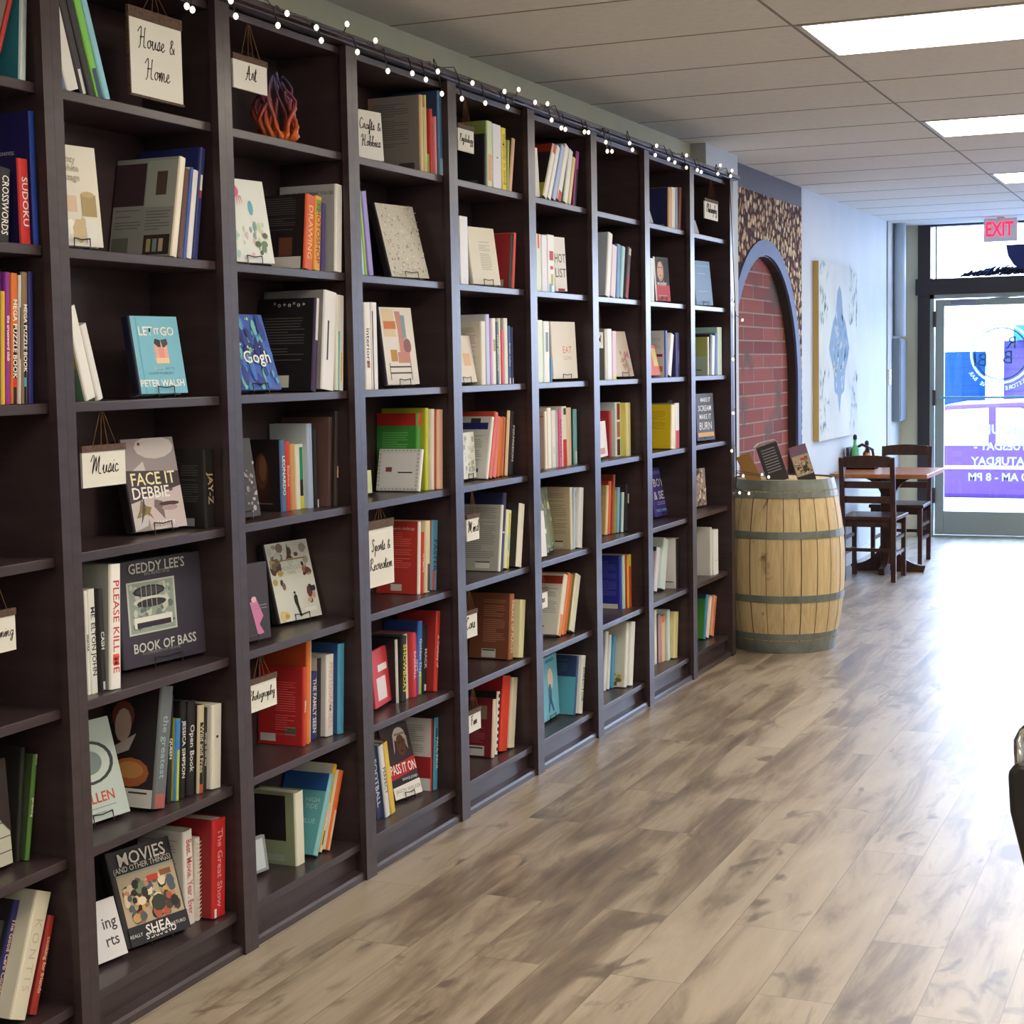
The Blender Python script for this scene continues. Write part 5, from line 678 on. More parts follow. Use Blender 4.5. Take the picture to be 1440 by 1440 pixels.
# ------------------------------------------------------------------ bookcases
BAY=['leftmost partly seen bay','first full bay','second full bay','third full bay','fourth full bay','fifth full bay','sixth full bay','seventh full bay','last bay']
ROWN=['top shelf','second shelf','third shelf','fourth shelf','fifth shelf','sixth shelf','bottom shelf']
for b in range(9):
    y0,y1=SY[b],SY[b+1]; bc=empty('bookcase',(0,y0,0)); g='dark floor to ceiling bookcases along the left wall'
    tag(bc,'tall dark espresso bookcase unit, '+BAY[b],'bookcase',g)
    w=y1-y0
    MB().box((-.022,0 if b==0 else SW/2+.0002,0),(0,SW,2.606),M_SHELF).build('stile',bc)
    if b<8: MB().box((-.022,w,0),(0,w+SW/2-.0002,2.606),M_SHELF).build('stile',bc)
    MB().box((-.25,SW/2+.0002,0),(-.022,SW-.012,2.6),M_SHELF).build('side_panel',bc)
    MB().box((-.25,w+.013,0),(-.022,w+SW/2-.001,2.6),M_SHELF).build('side_panel',bc)
    MB().box((-.257,SW/2+.0002,0),(-.25,w+SW/2-.0002,2.6),M_SHELF).build('back_panel',bc)
    for z in ROWZ: MB().box((-.25,SW-.012,z-.024),(-.025,w+.013,z),M_SHELF).build('shelf',bc,bevel=.002)
    MB().box((-.25,SW-.012,2.582),(-.026,w+.013,2.603),M_SHELF).build('top_board',bc,bevel=.0015)
    MB().box((-.06,SW-.011,.0),(-.046,w+.012,.092),M_SHELF).build('kick_board',bc)
    MB().prism([(-.046,0),(-.008,0),(-.008,.018),(-.014,.026),(-.046,.03)],1,SW+.001,w-.001,M_SHELF).build('base_moulding',bc)
    if b==8: MB().box((-.25,w,0),(0,w+SW,2.606),M_SHELF).build('end_panel',bc,bevel=.0015)
cr=MB().prism([(-.25,2.607),(.012,2.607),(.016,2.611),(.03,2.616),(.03,2.632),(.02,2.636),(-.25,2.636)],1,SY[0]-.02,SY[9]+SW+.03,M_SHELF).build('crown_moulding',bevel=.001)
tag(cr,'long dark crown moulding running along the top of all the bookcases','moulding')
# ------------------------------------------------------------------ fairy lights
fl=empty('fairy_lights',(0.04,5.0,2.63)); tag(fl,'string of warm white fairy lights along the bookcase crown and far upright','string lights')
inv=fl.matrix_basis.inverted()
bulb=emis('ffeed0',1.5,'bulb_glow')
off=Vector((-.04,-5.0,-2.63))
prev=None; wire=[]
BMESH=None
pts_sorted=sorted([p for p in BULBS if p[3]==0],key=lambda p:p[1])+sorted([p for p in BULBS if p[3]==1],key=lambda p:-p[2])
rnd=random.Random(2)
for x,y,z,k in pts_sorted:
    if k==0:
        a=(.036,y-.03,2.617+rnd.uniform(-.022,.03)); wire+=[a,(.036,y,2.622)]
        st=[(.036,y,2.622),(x,y,z)]
    else:
        wire+=[(.008,SY[9]+SW*.75+rnd.uniform(-.01,.012),z+.03)]; st=[wire[-1],(x,y,z)]
    MB().tube([Vector(p)+off for p in st],.0022,M_WIRE,4).build('bulb_stem',fl)
    if BMESH is None:
        o=MB().lathe([(.001,-.009),(.0055,-.006),(.0075,0),(.0055,.006),(.001,.009)],bulb,8).build('bulb',fl,smooth=True); BMESH=o
        o.location=Vector((x,y,z))+off
    else:
        o=BMESH.copy(); COL.objects.link(o); o.parent=fl; o.location=Vector((x,y,z))+off
for z in [1.9,1.6,1.3,1.05,.97]: wire.append((.012,SY[9]+SW*.8,z))
MB().tube([Vector(p)+off for p in wire],.0022,M_WIRE,4).build('wire',fl)
# ------------------------------------------------------------------ barrel
BX,BY=.18,9.26
def brad(z): t=(z-.48)/.48; return .345-.062*t*t
ba=empty('barrel',(BX,BY,0)); tag(ba,'oak wine barrel with galvanised hoops standing at the end of the bookcases','barrel')
prof=[(brad(z),z) for z in [i*.96/16 for i in range(17)]]
MB().lathe(prof,M_OAK,30).build('staves',ba,smooth=True)
gm=MB(); sd=mat('5c4226',.8,.1)
for i in range(22):
    a=2*PI*i/22+.1; w=.0035 if i%3 else .006
    vs=[];
    for j in range(17):
        z=.03+j*.9/16; r=brad(z)+.0006
        for s in (-1,1): vs.append(((r)*math.cos(a+s*w/2/r),(r)*math.sin(a+s*w/2/r),z))
    gm.add(vs,[(2*j,2*j+1,2*j+3,2*j+2) for j in range(16)],sd)
gm.build('stave_joints',ba)
MB().lathe([(.262,.925),(.262,.93)],mk_wood('barrel_head_wood','b98f4c','d8b06a',(3,8,1),.6,False),30).build('barrel_head',ba)
for z0,z1 in ((.0,.07),(.076,.112),(.29,.33),(.645,.685),(.868,.902),(.908,.968)):
    MB().lathe([(brad(z0)-.002,z0),(brad(z0)+.004,z0),(brad(z1)+.004,z1),(brad(z1)-.002,z1)],M_HOOP,40,cap=False).build('hoop',ba,smooth=False)
# ------------------------------------------------------------------ table and chairs
def chair(loc,rz,label):
    c=empty('wooden_chair',loc,rz); tag(c,label,'chair','wooden ladder-back chairs at the table'); m=M_DARKW
    # local: seat faces +y, back posts at y=0
    for s in (-1,1):
        MB().prism([(0.0,0),(.035,0),(.032,.45),(-.035,.918),(-.062,.912),(-.002,.45)],0,s*.185-.018,s*.185+.018,m).build('back_post',c,bevel=.003)
        MB().box((s*.185-.017,.41,0),(s*.185+.017,.445,.45),m).build('leg',c,bevel=.003)
        for z in (.19,.3): MB().box((s*.185-.009,.03,z),(s*.185+.009,.415,z+.025),m).build('stretcher',c)
    MB().prism([(-.2,.02),(.2,.02),(.215,.46),(-.215,.46)],2,.45,.478,m).build('seat',c,bevel=.006)
    MB().box((-.17,.04,.4),(.17,.058,.45),m).build('apron',c); MB().box((-.17,.41,.4),(.17,.43,.45),m).build('apron',c)
    for z,h in ((.58,.05),(.69,.05),(.845,.075)):
        y=.01-.055*(z-.45)/.45; k=8; pl=[(-.17+.34*i/k, -.012*math.sin(PI*i/k)) for i in range(k+1)]
        q=[(p[0],y+p[1]) for p in pl]+[(p[0],y+p[1]+.018) for p in reversed(pl)]
        mb=MB(); mb.prism(q,2,z,z+h,m)
        if z>.8: mb.v=[(v[0],v[1],v[2]+(.012*math.cos(v[0]*9) if v[2]>z+.03 else 0)) for v in mb.v]
        mb.build('back_slat',c,bevel=.002)
    for z in (.22,): MB().box((-.17,.018,z),(.17,.034,z+.025),m).build('stretcher',c)
chair((.095,12.13,0),0,'dark wooden ladder-back chair with its back to the viewer, nearest side of table')
chair((.105,13.66,0),PI,'dark wooden ladder-back chair on the far side of the table, facing the viewer')
t=empty('dining_table',(.12,12.8,0)); tag(t,'small brown-topped table with dark pedestal base between the two ladder-back chairs','table')
MB().box((-.36,-.42,.742),(.36,.42,.775),M_TABLE).build('tabletop',t,bevel=.004)
MB().box((-.05,-.05,.06),(.05,.05,.72),M_DARKW).build('pedestal',t,bevel=.006)
k=10
for ax in (0,1):
    for s in (-1,1):
        for zz,R in ((0,.27),(1,.2)):
            cur=[(s*.045,.05+R*.8 if zz==0 else .72-R*.9)]+[(s*(.045+(R-.03)*(1-math.cos(PI/2*i/k))),(.05+R*.8*(1-math.sin(PI/2*i/k)) if zz==0 else .72-R*.9*(1-math.sin(PI/2*i/k)))) for i in range(1,k+1)]
            pol_=cur+([(s*R,.0),(s*.045,.0)] if zz==0 else [(s*R,.742),(s*.045,.742)])
            MB().prism(pol_,1-ax,-.022,.022,M_DARKW).build('foot' if zz==0 else 'bracket',t)
cd=empty('condiment_caddy',(-.12,13.0,.775)); tag(cd,'dark wooden caddy holding condiments on the table against the wall','caddy')
c=MB(); w=M_DARKW
for q in (((-.11,-.08,0),(-.1,.08,.17)),((.1,-.08,0),(.11,.08,.1)),((-.11,-.08,0),(.11,-.07,.1)),((-.11,.07,0),(.11,.08,.1)),((-.11,-.08,0),(.11,.08,.01))): c.box(q[0],q[1],w)
c.build('box',cd)
MB().tube([(-.1,0,.02),(-.08,0,.15),(0.0,0,.19),(.08,0,.15),(.1,0,.02)],.012,w,8).build('handle',cd,smooth=True)
for nm,x,y,h,col,lab in (('soap_bottle',-.05,-.03,.22,'58b878','green squeeze bottle in the table caddy'),('sauce_bottle',.03,.03,.17,'a8302c','red sauce bottle in the table caddy'),('spice_jar',.05,-.035,.12,'d8b040','yellow jar in the table caddy')):
    o=MB().lathe([(.0,.0),(.03,.0),(.032,.02),(.032,h*.65),(.014,h*.8),(.012,h),(.0,h)],mat(col,.3,.5),14,cap=False).build(nm,smooth=True,loc=(-.12+x,13.0+y,.786)); tag(o,lab,'bottle' if 'bottle' in nm else 'jar')
    MB().lathe([(.016,h),(.016,h+.03),(.004,h+.04)],mat('1f1c1e',.4,.4),12).build('cap',o)
# black vinyl chair cut by the right edge of the picture
k=empty('stacking_chair',(2.3,3.62,0)); tag(k,'black vinyl chair with chrome tube frame cut off by the right picture edge','chair')
bv=mat('221e20',.45,.4)
MB().prism([(-.17,.50),(.17,.50),(.215,.68),(.22,.765),(.2,.785),(-.2,.785),(-.22,.765),(-.215,.68)],1,-.12,-.085,bv).build('backrest',k,bevel=.012)
MB().box((-.15,-.1,.43),(.21,.32,.49),bv).build('seat',k,bevel=.02)
pts=[(-.195,-.098,.74),(-.2,-.09,.80)]+[(-.205+.04*(1-math.cos(a)),-.08,.80+.06*math.sin(a)) for a in (.4,.8,1.2,1.57)]
MB().tube(pts+[(-p[0],p[1],p[2]) for p in reversed(pts)],.011,M_CHROME,10).build('back_tube',k,smooth=True)
for x0,x1 in ((-.12,-.13),(.18,.19)):
    MB().tube([(x0,-.075,.56),(x0,-.075,.45),(x1,-.16,0)],.011,M_CHROME,8).build('leg',k,smooth=True); MB().tube([(x0,.28,.44),(x1,.32,0)],.011,M_CHROME,8).build('leg',k,smooth=True)
    MB().tube([(x0,-.075,.43),(x0,.28,.43)],.011,M_CHROME,8).build('seat_rail',k,smooth=True)
# ------------------------------------------------------------------ flame-shaped sculpture
sc=empty('flame_sculpture',(-.09,4.275,2.286)); tag(sc,'openwork glass flame sculpture fading purple to orange on the top shelf','sculpture')
fm,nt,bb=base('fading_orange_to_purple',.25,.5); sx=nd(nt,'SeparateXYZ'); tc=nd(nt,'TexCoord'); nt.links.new(tc.outputs['Object'],sx.inputs[0]); mu=nd(nt,'Math',operation='MULTIPLY'); mu.inputs[1].default_value=1/.205; nt.links.new(sx.outputs['Z'],mu.inputs[0])
r=ramp(nt,[(0,'d8702c'),(.3,'b8503a'),(.6,'8f4a5c'),(.85,'5c5078'),(1,'6a6690')]); nt.links.new(mu.outputs[0],r.inputs[0]); nt.links.new(r.outputs[0],bb.inputs['Base Color'])
rnd=random.Random(12)
for i in range(16):
    a0=2*PI*i/16; tw=rnd.choice((-1,1))*rnd.uniform(.5,1.3); H=rnd.uniform(.165,.215); P=[];RR=[]
    for j in range(11):
        t=j/10; rad=.056*(1-.25*t)*(math.sin(PI*(.25+.62*t)))+.006+(.012*math.sin(3*PI*t+i) if 0<t<1 else 0)
        a=a0+tw*t; P.append((rad*math.cos(a),rad*math.sin(a),H*t+.003)); RR.append(.0085*(1-.7*t))
    MB().tube(P,RR,fm,6).build('strand',sc,smooth=True)
o=MB().lathe([(.0,0),(.04,0),(.048,.012),(.036,.03),(.0,.034)],fm,16,cap=False).build('base',sc,smooth=True)
# ------------------------------------------------------------------ script lettering for the signs
GL={'a':(1.1,[[(.9,.8),(.5,1),(.12,.55),(.35,.03),(.75,.3),(.95,1),(.9,.25),(1.15,.1)]]),
'b':(.95,[[(.0,.2),(.3,1.6),(.45,2.2),(.25,2.1),(.2,.9),(.25,.1),(.6,.05),(.75,.5),(.45,.8),(.95,.75)]]),
'c':(.85,[[(.7,.8),(.45,1),(.12,.5),(.4,.02),(.85,.25)]]),
'd':(1.1,[[(.8,.8),(.45,1),(.12,.5),(.4,.03),(.8,.5),(1.05,2.2),(.88,.3),(1.1,.1)]]),
'e':(.8,[[(.0,.2),(.5,.6),(.55,.95),(.3,.95),(.12,.45),(.4,.0),(.85,.3)]]),
'f':(.7,[[(.0,.2),(.45,1.6),(.6,2.1),(.4,2.15),(.3,1),(.15,-.8),(.3,-1),(.4,-.2),(.7,.2)]]),
'g':(1.05,[[(.9,.8),(.5,1),(.12,.5),(.4,.05),(.85,.5),(.95,1),(.75,-.6),(.4,-1.0),(.3,-.6),(1.05,.2)]]),
'h':(1.1,[[(.0,.1),(.4,1.7),(.45,2.2),(.25,2.0),(.2,.0),(.35,.7),(.65,1),(.8,.6),(.8,.1),(1.1,.1)]]),
'i':(.5,[[(.0,.2),(.3,1),(.25,.1),(.5,.1)],[(.38,1.4),(.4,1.48)]]),
'k':(1,[[(.0,.1),(.4,1.7),(.4,2.2),(.2,1.9),(.2,.0),(.4,.6),(.75,1),(.45,.6),(.8,.05),(1,.1)]]),
'l':(.55,[[(.0,.2),(.42,1.6),(.45,2.2),(.25,2.0),(.22,.2),(.55,.1)]]),
'm':(1.5,[[(.0,.4),(.2,1),(.2,.0),(.45,.95),(.62,.9),(.62,.0),(.9,.95),(1.1,.85),(1.1,.1),(1.5,.1)]]),
'n':(1.1,[[(.0,.4),(.2,1),(.2,.0),(.45,.9),(.7,.95),(.75,.1),(1.1,.1)]]),
'o':(.9,[[(.6,.95),(.2,.8),(.12,.3),(.4,.0),(.7,.35),(.6,.9),(.9,.85)]]),
'p':(1.0,[[(.0,.3),(.25,1),(.1,-1.0),(.25,.6),(.6,1),(.75,.5),(.4,.1),(1.0,.1)]]),
'r':(.8,[[(.0,.2),(.25,1.1),(.5,.9),(.45,.3),(.8,.1)]]),
's':(.75,[[(.0,.1),(.4,1.1),(.55,.5),(.35,.0),(.1,.15),(.75,.15)]]),
't':(.6,[[(.0,.3),(.35,1.9),(.25,.1),(.6,.15)],[(.05,1.3),(.6,1.35)]]),
'u':(1.1,[[(.0,.4),(.2,1),(.2,.2),(.5,.0),(.8,.95),(.8,.15),(1.1,.1)]]),
'y':(1.0,[[(.0,.5),(.2,1),(.3,.3),(.6,.2),(.85,1),(.7,-.7),(.4,-1.0),(.4,-.5),(1.0,.2)]]),
'v':(.9,[[(.0,.6),(.2,1),(.35,.0),(.7,.95),(.9,.85)]]),
'&':(1.2,[[(1.1,.1),(.35,1.2),(.5,1.7),(.75,1.4),(.2,.6),(.4,.05),(.9,.3),(1.05,.8)]]),
'H':(1.7,[[(-.2,1.7),(.3,2.3),(.45,1.9),(.35,.2),(.1,-.2)],[(.3,1.1),(1.1,1.2)],[(1.2,2.3),(1.05,.2),(1.5,.0)]]),
'A':(1.6,[[(.0,-.1),(.35,.4),(.8,2.2),(.95,.2),(1.4,.1)],[(.2,.9),(1.2,.95)]]),
'M':(2.1,[[(-.3,1.5),(.1,2.2),(.35,1.9),(.1,.0),(.75,2.0),(.8,.3),(1.4,2.1),(1.3,.2),(1.8,.0)]]),
'C':(1.3,[[(1.1,1.9),(.7,2.3),(.15,1.2),(.5,.0),(1.2,.4)]]),
'S':(1.3,[[(1.0,1.9),(.6,2.3),(.3,1.7),(.9,.8),(.5,.0),(.0,.3)]]),
'R':(1.5,[[(.3,2.2),(.2,.0)],[(.0,1.9),(.7,2.3),(1.0,1.6),(.3,1.1),(1.2,.0),(1.5,.1)]]),
'P':(1.3,[[(.35,2.2),(.2,.0)],[(.0,1.8),(.8,2.3),(1.1,1.6),(.35,1.0)]]),
'G':(1.4,[[(1.1,1.9),(.7,2.3),(.15,1.2),(.5,.0),(1.1,.5),(1.0,1.1),(.9,-.6),(.4,-.8)]]),
'F':(1.3,[[(.4,2.2),(.25,.0)],[(.0,2.1),(1.2,2.3)],[(.2,1.2),(.9,1.25)]]),
'T':(1.3,[[(.6,2.2),(.5,.0)],[(.0,2.0),(1.3,2.3)]])}
GL[' ']=(.9,[])
def catmull(P,n=4):
    if len(P)<3: return P
    Q=[P[0]]+P+[P[-1]]; out=[]
    for i in range(1,len(Q)-2):
        for k in range(n):
            t=k/n; p0,p1,p2,p3=Q[i-1:i+3]
            out.append(tuple(.5*((2*p1[j])+(-p0[j]+p2[j])*t+(2*p0[j]-5*p1[j]+4*p2[j]-p3[j])*t*t+(-p0[j]+3*p1[j]-3*p2[j]+p3[j])*t**3) for j in (0,1)))
    return out+[P[-1]]
def script(txt,w,h,name,parent,place,m=M_INK):
    # place(u,v)->3D local position; w,h = area to fill
    lines=txt.split('|'); wid=[sum(GL[c][0] for c in l) for l in lines]; s=min(w*.84/max(wid),h*.8/(len(lines)*3.6)); mb=MB()
    for li,l in enumerate(lines):
        x=w/2-wid[li]*s/2+.1*s; yb=h/2+(len(lines)-1)*1.75*s-li*3.5*s-.6*s
        for c in l:
            for st in GL[c][1]:
                P=catmull([(x+(p[0]+.12*p[1])*s,yb+p[1]*s) for p in st])
                mb.tube([place(p[0],p[1]) for p in P],[(min(.0012,s*.075) if i%5 else min(.0017,s*.1)) for i in range(len(P))],m,4)
            x+=GL[c][0]*s
    return mb.build(name,parent)
# ------------------------------------------------------------------ book art (polygons in cover coordinates 0..1)
def art_shapes(kind,seed,asp):
    R=random.Random(seed); S=[]
    def r(a,b,c,d,h): S.append(([(a,b),(c,b),(c,d),(a,d)],h))
    def d(cx,cy,rx,ry,h,n=12,a0=0): S.append(([(cx+rx*math.cos(a0+2*PI*i/n),cy+ry*math.sin(a0+2*PI*i/n)) for i in range(n)],h))
    def p(pts,h): S.append((pts,h))
    def blobs(n,box,cols,s0,s1,el=1):
        for i in range(n):
            rr=R.uniform(s0,s1); d(R.uniform(box[0]+rr,box[2]-rr),R.uniform(box[1]+rr*.8,box[3]-rr*.8),rr,rr*asp*R.uniform(.6,1.4)*el,R.choice(cols),7,R.uniform(0,3))
    if kind=='letitgo':
        r(.42,.44,.7,.66,'e8b0a4'); r(.42,.39,.7,.46,'f0d0a8'); p([(.42,.65),(.56,.56),(.56,.69),(.45,.71)],'3a3a44'); p([(.57,.69),(.7,.71),(.72,.64),(.6,.58)],'4a4a54'); r(.5,.46,.62,.6,'e49a94'); r(.36,.32,.58,.335,'e8d0c8'); r(.1,.01,.115,.99,'5aa4c4')
    elif kind=='portrait':
        r(0,.0,1,1,'9a9094'); d(.6,.9,.38,.13,'c8c2c4'); p([(0,.6),(.35,.75),(.42,.4),(.25,.05),(0,0)],'c9c3c4'); p([(.3,0),(.25,.5),(.5,.6),(1,.55),(1,0)],'cdbfc2'); p([(0,.66),(1,.62),(1,.46),(0,.3)],'4c4248'); p([(.45,.33),(.6,.3),(.6,.1),(.42,.25)],'7c6f70'); d(.72,.27,.2,.025,'4f3a40'); d(.72,.225,.16,.03,'b09aa0'); d(.72,.42,.12,.02,'6a5c62'); d(.32,.94,.03,.02,'8c2c34',6)
        for i in range(8): p([(R.uniform(.05,.3),R.uniform(.02,.3)),(R.uniform(.1,.4),R.uniform(.1,.4)),(R.uniform(.1,.35),R.uniform(.05,.3))],R.choice(('efe8e0','8c7a50','5c5054')))
    elif kind=='bass':
        r(.08,.3,.66,.8,'c9cdc8'); r(.1,.315,.64,.785,'9aa8a0'); blobs(60,(.1,.32,.64,.78),('c8d0c4','7c8c84','b0bab0','6a7a74'),.015,.04)
        d(.34,.7,.19,.055,'2c2c30'); d(.34,.7,.17,.04,'4a4a50'); d(.36,.6,.22,.05,'d8dad6'); d(.36,.585,.18,.04,'38383e'); r(.14,.36,.6,.46,'e8e8e4'); r(.17,.36,.58,.41,'3c3442'); 
        for k in range(4): r(.24+k*.06,.55,.245+k*.06,.76,'cfcfcf')
    elif kind=='ring':
        for a,b,h in ((.42,.22,'3a4444'),(.36,.19,'c4cfcc'),(.22,.12,'7c8c8c')): d(.5,.58,a,b,h,20)
        r(.1,.12,.8,.13,'8a9a98'); r(.1,.07,.6,.08,'8a9a98')
    elif kind=='woman':
        r(0,0,1,1,'2c2428'); d(.35,.74,.22,.12,'7c4438'); d(.36,.66,.16,.14,'c9aea6'); p([(.2,.4),(.5,.46),(.62,.6),(.45,.55),(.2,.48)],'c0b4b4'); d(.55,.28,.36,.12,'a8643c'); d(.55,.3,.26,.07,'c08a50'); d(.2,.3,.12,.16,'a8a4a8')
    elif kind=='movies':
        r(.05,.2,.98,.74,'b9a890'); r(.05,.72,.98,.745,'9aa49c'); blobs(85,(.06,.21,.97,.66),('e0bc98','c89070','4c4038','7c8a70','c8a468','d8c8a8','54606c','b05c48','30302c','e8d4b8'),.03,.075); r(.5,.6,.68,.66,'c84434'); r(.72,.62,.9,.68,'8c5c3c'); d(.6,.36,.12,.09,'3c4438',9); r(.03,.0,1,.2,'2e2c34')
    elif kind=='octopus':
        d(.3,.85,.1,.07,'d86a90'); 
        for k in range(6): a=-.5-k*.35; p([(.28+.04*k-.08,.8),(.31+.04*k-.08,.8),(.26+.06*k-.1,.66+.02*(k%3))],'d86a90')
        d(.62,.66,.06,.09,'6ab4c4'); blobs(26,(.05,.03,.95,.5),('a8ccc8','e0b8d0','8aa8a8','d8c0d8','c8d8a8'),.015,.05,1.8); blobs(6,(.6,.05,.98,.4),('6c8a70','5c6c5c'),.04,.08)
    elif kind=='starry':
        blobs(120,(0,0,1,1),('3c6cc8','2a3f92','5aa0c4','28408c','6fb4b4','1f2f78'),.02,.07,2); blobs(14,(0,.5,.8,1),('d8d070','b8d0a0'),.012,.03)
    elif kind in('speckle','speckleo'):
        cs=('8a868c','5a565c','a8a4a8') if kind=='speckle' else ('e0b870','b04838','e8dcc0','8c5a80'); blobs(70,(0,0,1,.8),cs,.02,.06)
    elif kind=='oldportrait':
        d(.4,.45,.3,.36,'3c2620'); d(.42,.56,.2,.26,'5a3a2c'); d(.46,.6,.12,.18,'7c543c'); r(.3,.1,.75,.115,'8c7460'); 
    elif kind=='pinkfig':
        p([(.55,.5),(.72,.52),(.85,.3),(.75,.2),(.85,.08),(.7,.06),(.62,.3)],'c87aa8'); d(.65,.53,.06,.04,'e0b0c0'); r(.62,.44,.95,.45,'8a8494'); r(.66,.4,.95,.41,'8a8494')
    elif kind=='paris':
        r(0,0,1,1,'d9dcd6'); blobs(16,(0,.62,1,1),('8c7a74','a8a8a0','6a5450','c8d0cc'),.03,.09); p([(.5,.98),(.56,.8),(.6,.78),(.5,.78),(.42,.78),(.46,.82)],'5a4a44'); r(.1,.76,.85,.775,'9a7458'); blobs(12,(.0,.4,.3,.8),('5c4440','b8a868','7c6c64'),.03,.08); blobs(14,(.72,.1,1,.8),('a07058','2c3440','c8a898','d0a080','6a4440'),.03,.08)
        p([(.42,.3),(.47,.33),(.5,.3),(.5,.2),(.53,.04),(.49,.04),(.45,.16),(.42,.22)],'2c2c34'); d(.455,.345,.025,.018,'2c2c34',8); blobs(5,(.0,.0,.28,.2),('c09a4c','d8c48c'),.05,.1); r(.62,.08,.9,.13,'e8eae6')
    elif kind=='glitter': blobs(230,(0,0,1,1),('a8a498','e8e6de','c0b8a8','8c8c84','dedad0'),.008,.022)
    elif kind=='room':
        r(.06,.62,.42,.98,'dcc8a8'); r(.08,.72,.45,.82,'c87850'); p([(.45,.95),(.62,.95),(.7,.5),(.75,.3),(.5,.35),(.5,.7)],'c88c84'); d(.75,.5,.12,.1,'8c6470'); r(.62,.6,.75,.9,'8c9cac'); r(.2,.3,.4,.45,'b88c4c'); r(.42,.28,.8,.42,'c48a80')
        for q in ((.12,.06,.14,.28),(.78,.06,.8,.28),(.12,.22,.8,.24),(.12,.14,.8,.16)): r(*q,'4a4648')
    elif kind=='floralborder':
        for i in range(40):
            t=i/40; u,v=((t*4,0) if t<.25 else (1,(t-.25)*4) if t<.5 else (1-(t-.5)*4,1) if t<.75 else (0,1-(t-.75)*4)); d(.04+.92*u,.04+.92*v,.028,.02,R.choice(('b0a8c0','c8b8b4','a8b4a0')),6)
    elif kind in('sketch','sketch2'):
        cs=('b8b8ac','c8c8bc','a0a49c') if kind=='sketch' else ('a8b088','4c5448','c4ccb0','5c6a70','8a9a9c')
        for i in range(36): x,y=R.random()*.9,R.random()*.9; r(x,y,min(1,x+R.uniform(.01,.2)),min(1,y+R.uniform(.01,.12)),R.choice(cs))
    elif kind=='passiton':
        d(.63,.84,.22,.11,'cfc8c4'); p([(.4,.86),(.47,.9),(.38,.66),(.33,.6)],'d4ccc8'); p([(.8,.86),(.88,.8),(.86,.62),(.8,.7)],'c4bcb8'); d(.63,.7,.17,.15,'6c4434'); d(.57,.74,.03,.012,'26201f',8); d(.7,.75,.03,.012,'26201f',8); d(.63,.62,.05,.016,'3c2420',8); d(.63,.69,.03,.02,'7c5040',8); r(.45,.84,.82,.87,'8a8488')
        p([(0,.26),(1,.34),(1,.52),(0,.44)],'b82c34'); r(0,.17,1,.26,'232434'); p([(0,0),(1,0),(1,.2),(0,.16)],'e8e6e4')
    elif kind=='bluefig':
        d(.55,.62,.16,.18,'e0c8b8'); d(.5,.4,.1,.16,'4c6480'); p([(.45,.35),(.55,.35),(.7,.1),(.62,.1),(.5,.25),(.4,.1),(.35,.12)],'2c5484'); r(.3,.9,.8,.95,'3c84a4')
    elif kind=='bouquet': blobs(30,(.45,.3,.95,.6),('d890a0','c87080','e8c0b8','b8a8a0'),.02,.05); blobs(14,(.5,.03,.9,.35),('a8b094','c8b8a0','d8a8a0'),.02,.06,1.6)
    elif kind=='face2':
        r(.0,0,.1,1,'e0dedc'); d(.42,.68,.24,.24,'c09078'); d(.4,.7,.18,.2,'dab49c'); d(.33,.76,.05,.015,'2c2020',8); d(.5,.76,.05,.015,'2c2020',8); d(.42,.58,.06,.02,'a85050',8); p([(.62,.95),(1,1),(1,.4),(.66,.45)],'1f1a1c'); p([(.1,.9),(.5,.99),(.62,.93),(.3,.88),(.16,.6),(.1,.6)],'2a201f'); r(.1,.0,1,.36,'c4404c'); r(.2,.12,.8,.13,'e8c0c0'); r(.2,.08,.7,.09,'e8c0c0')
    elif kind=='landscape': r(0,0,1,.12,'d8d4c4'); blobs(26,(.1,.04,.95,.26),('d8c050','b8a040','8c9450','6c5c40','e0d8b0'),.03,.08); r(.5,.02,.8,.08,'6c5040')
    elif kind=='floral2': blobs(60,(.3,0,1,1),('d8ccc4','6c5c58','b8a89c','e0d8d0','4c4040','b88c84'),.03,.08)
    elif kind=='plants':
        r(.02,.0,1,.7,'c4c4b4'); 
        for k in range(5): r(0,.12+.14*k,1,.13+.14*k,'4c4844')
        blobs(70,(.0,.05,.7,.55),('7c9c4c','9cb86c','5c7c40','c8d0a0'),.02,.06); p([(.45,0),(.6,.0),(.56,.3),(.72,.55),(.64,.5),(.52,.3)],'4a3630'); p([(.2,.7),(1,.7),(1,1),(.0,1)],'3a3230'); p([(.5,.7),(1,.3),(1,.72)],'382e2e')
    elif kind=='cottage': blobs(14,(.1,.02,.8,.3),('e8e6e0','c8b490','d8ccb8','efece6'),.06,.16); r(.6,.3,.92,.52,'a89468'); d(.75,.52,.14,.03,'b8a478'); r(.25,.34,.5,.5,'d8bca4'); r(.65,.04,.9,.28,'dcdcd8'); r(.05,.02,.2,.3,'b8a484')
    return S
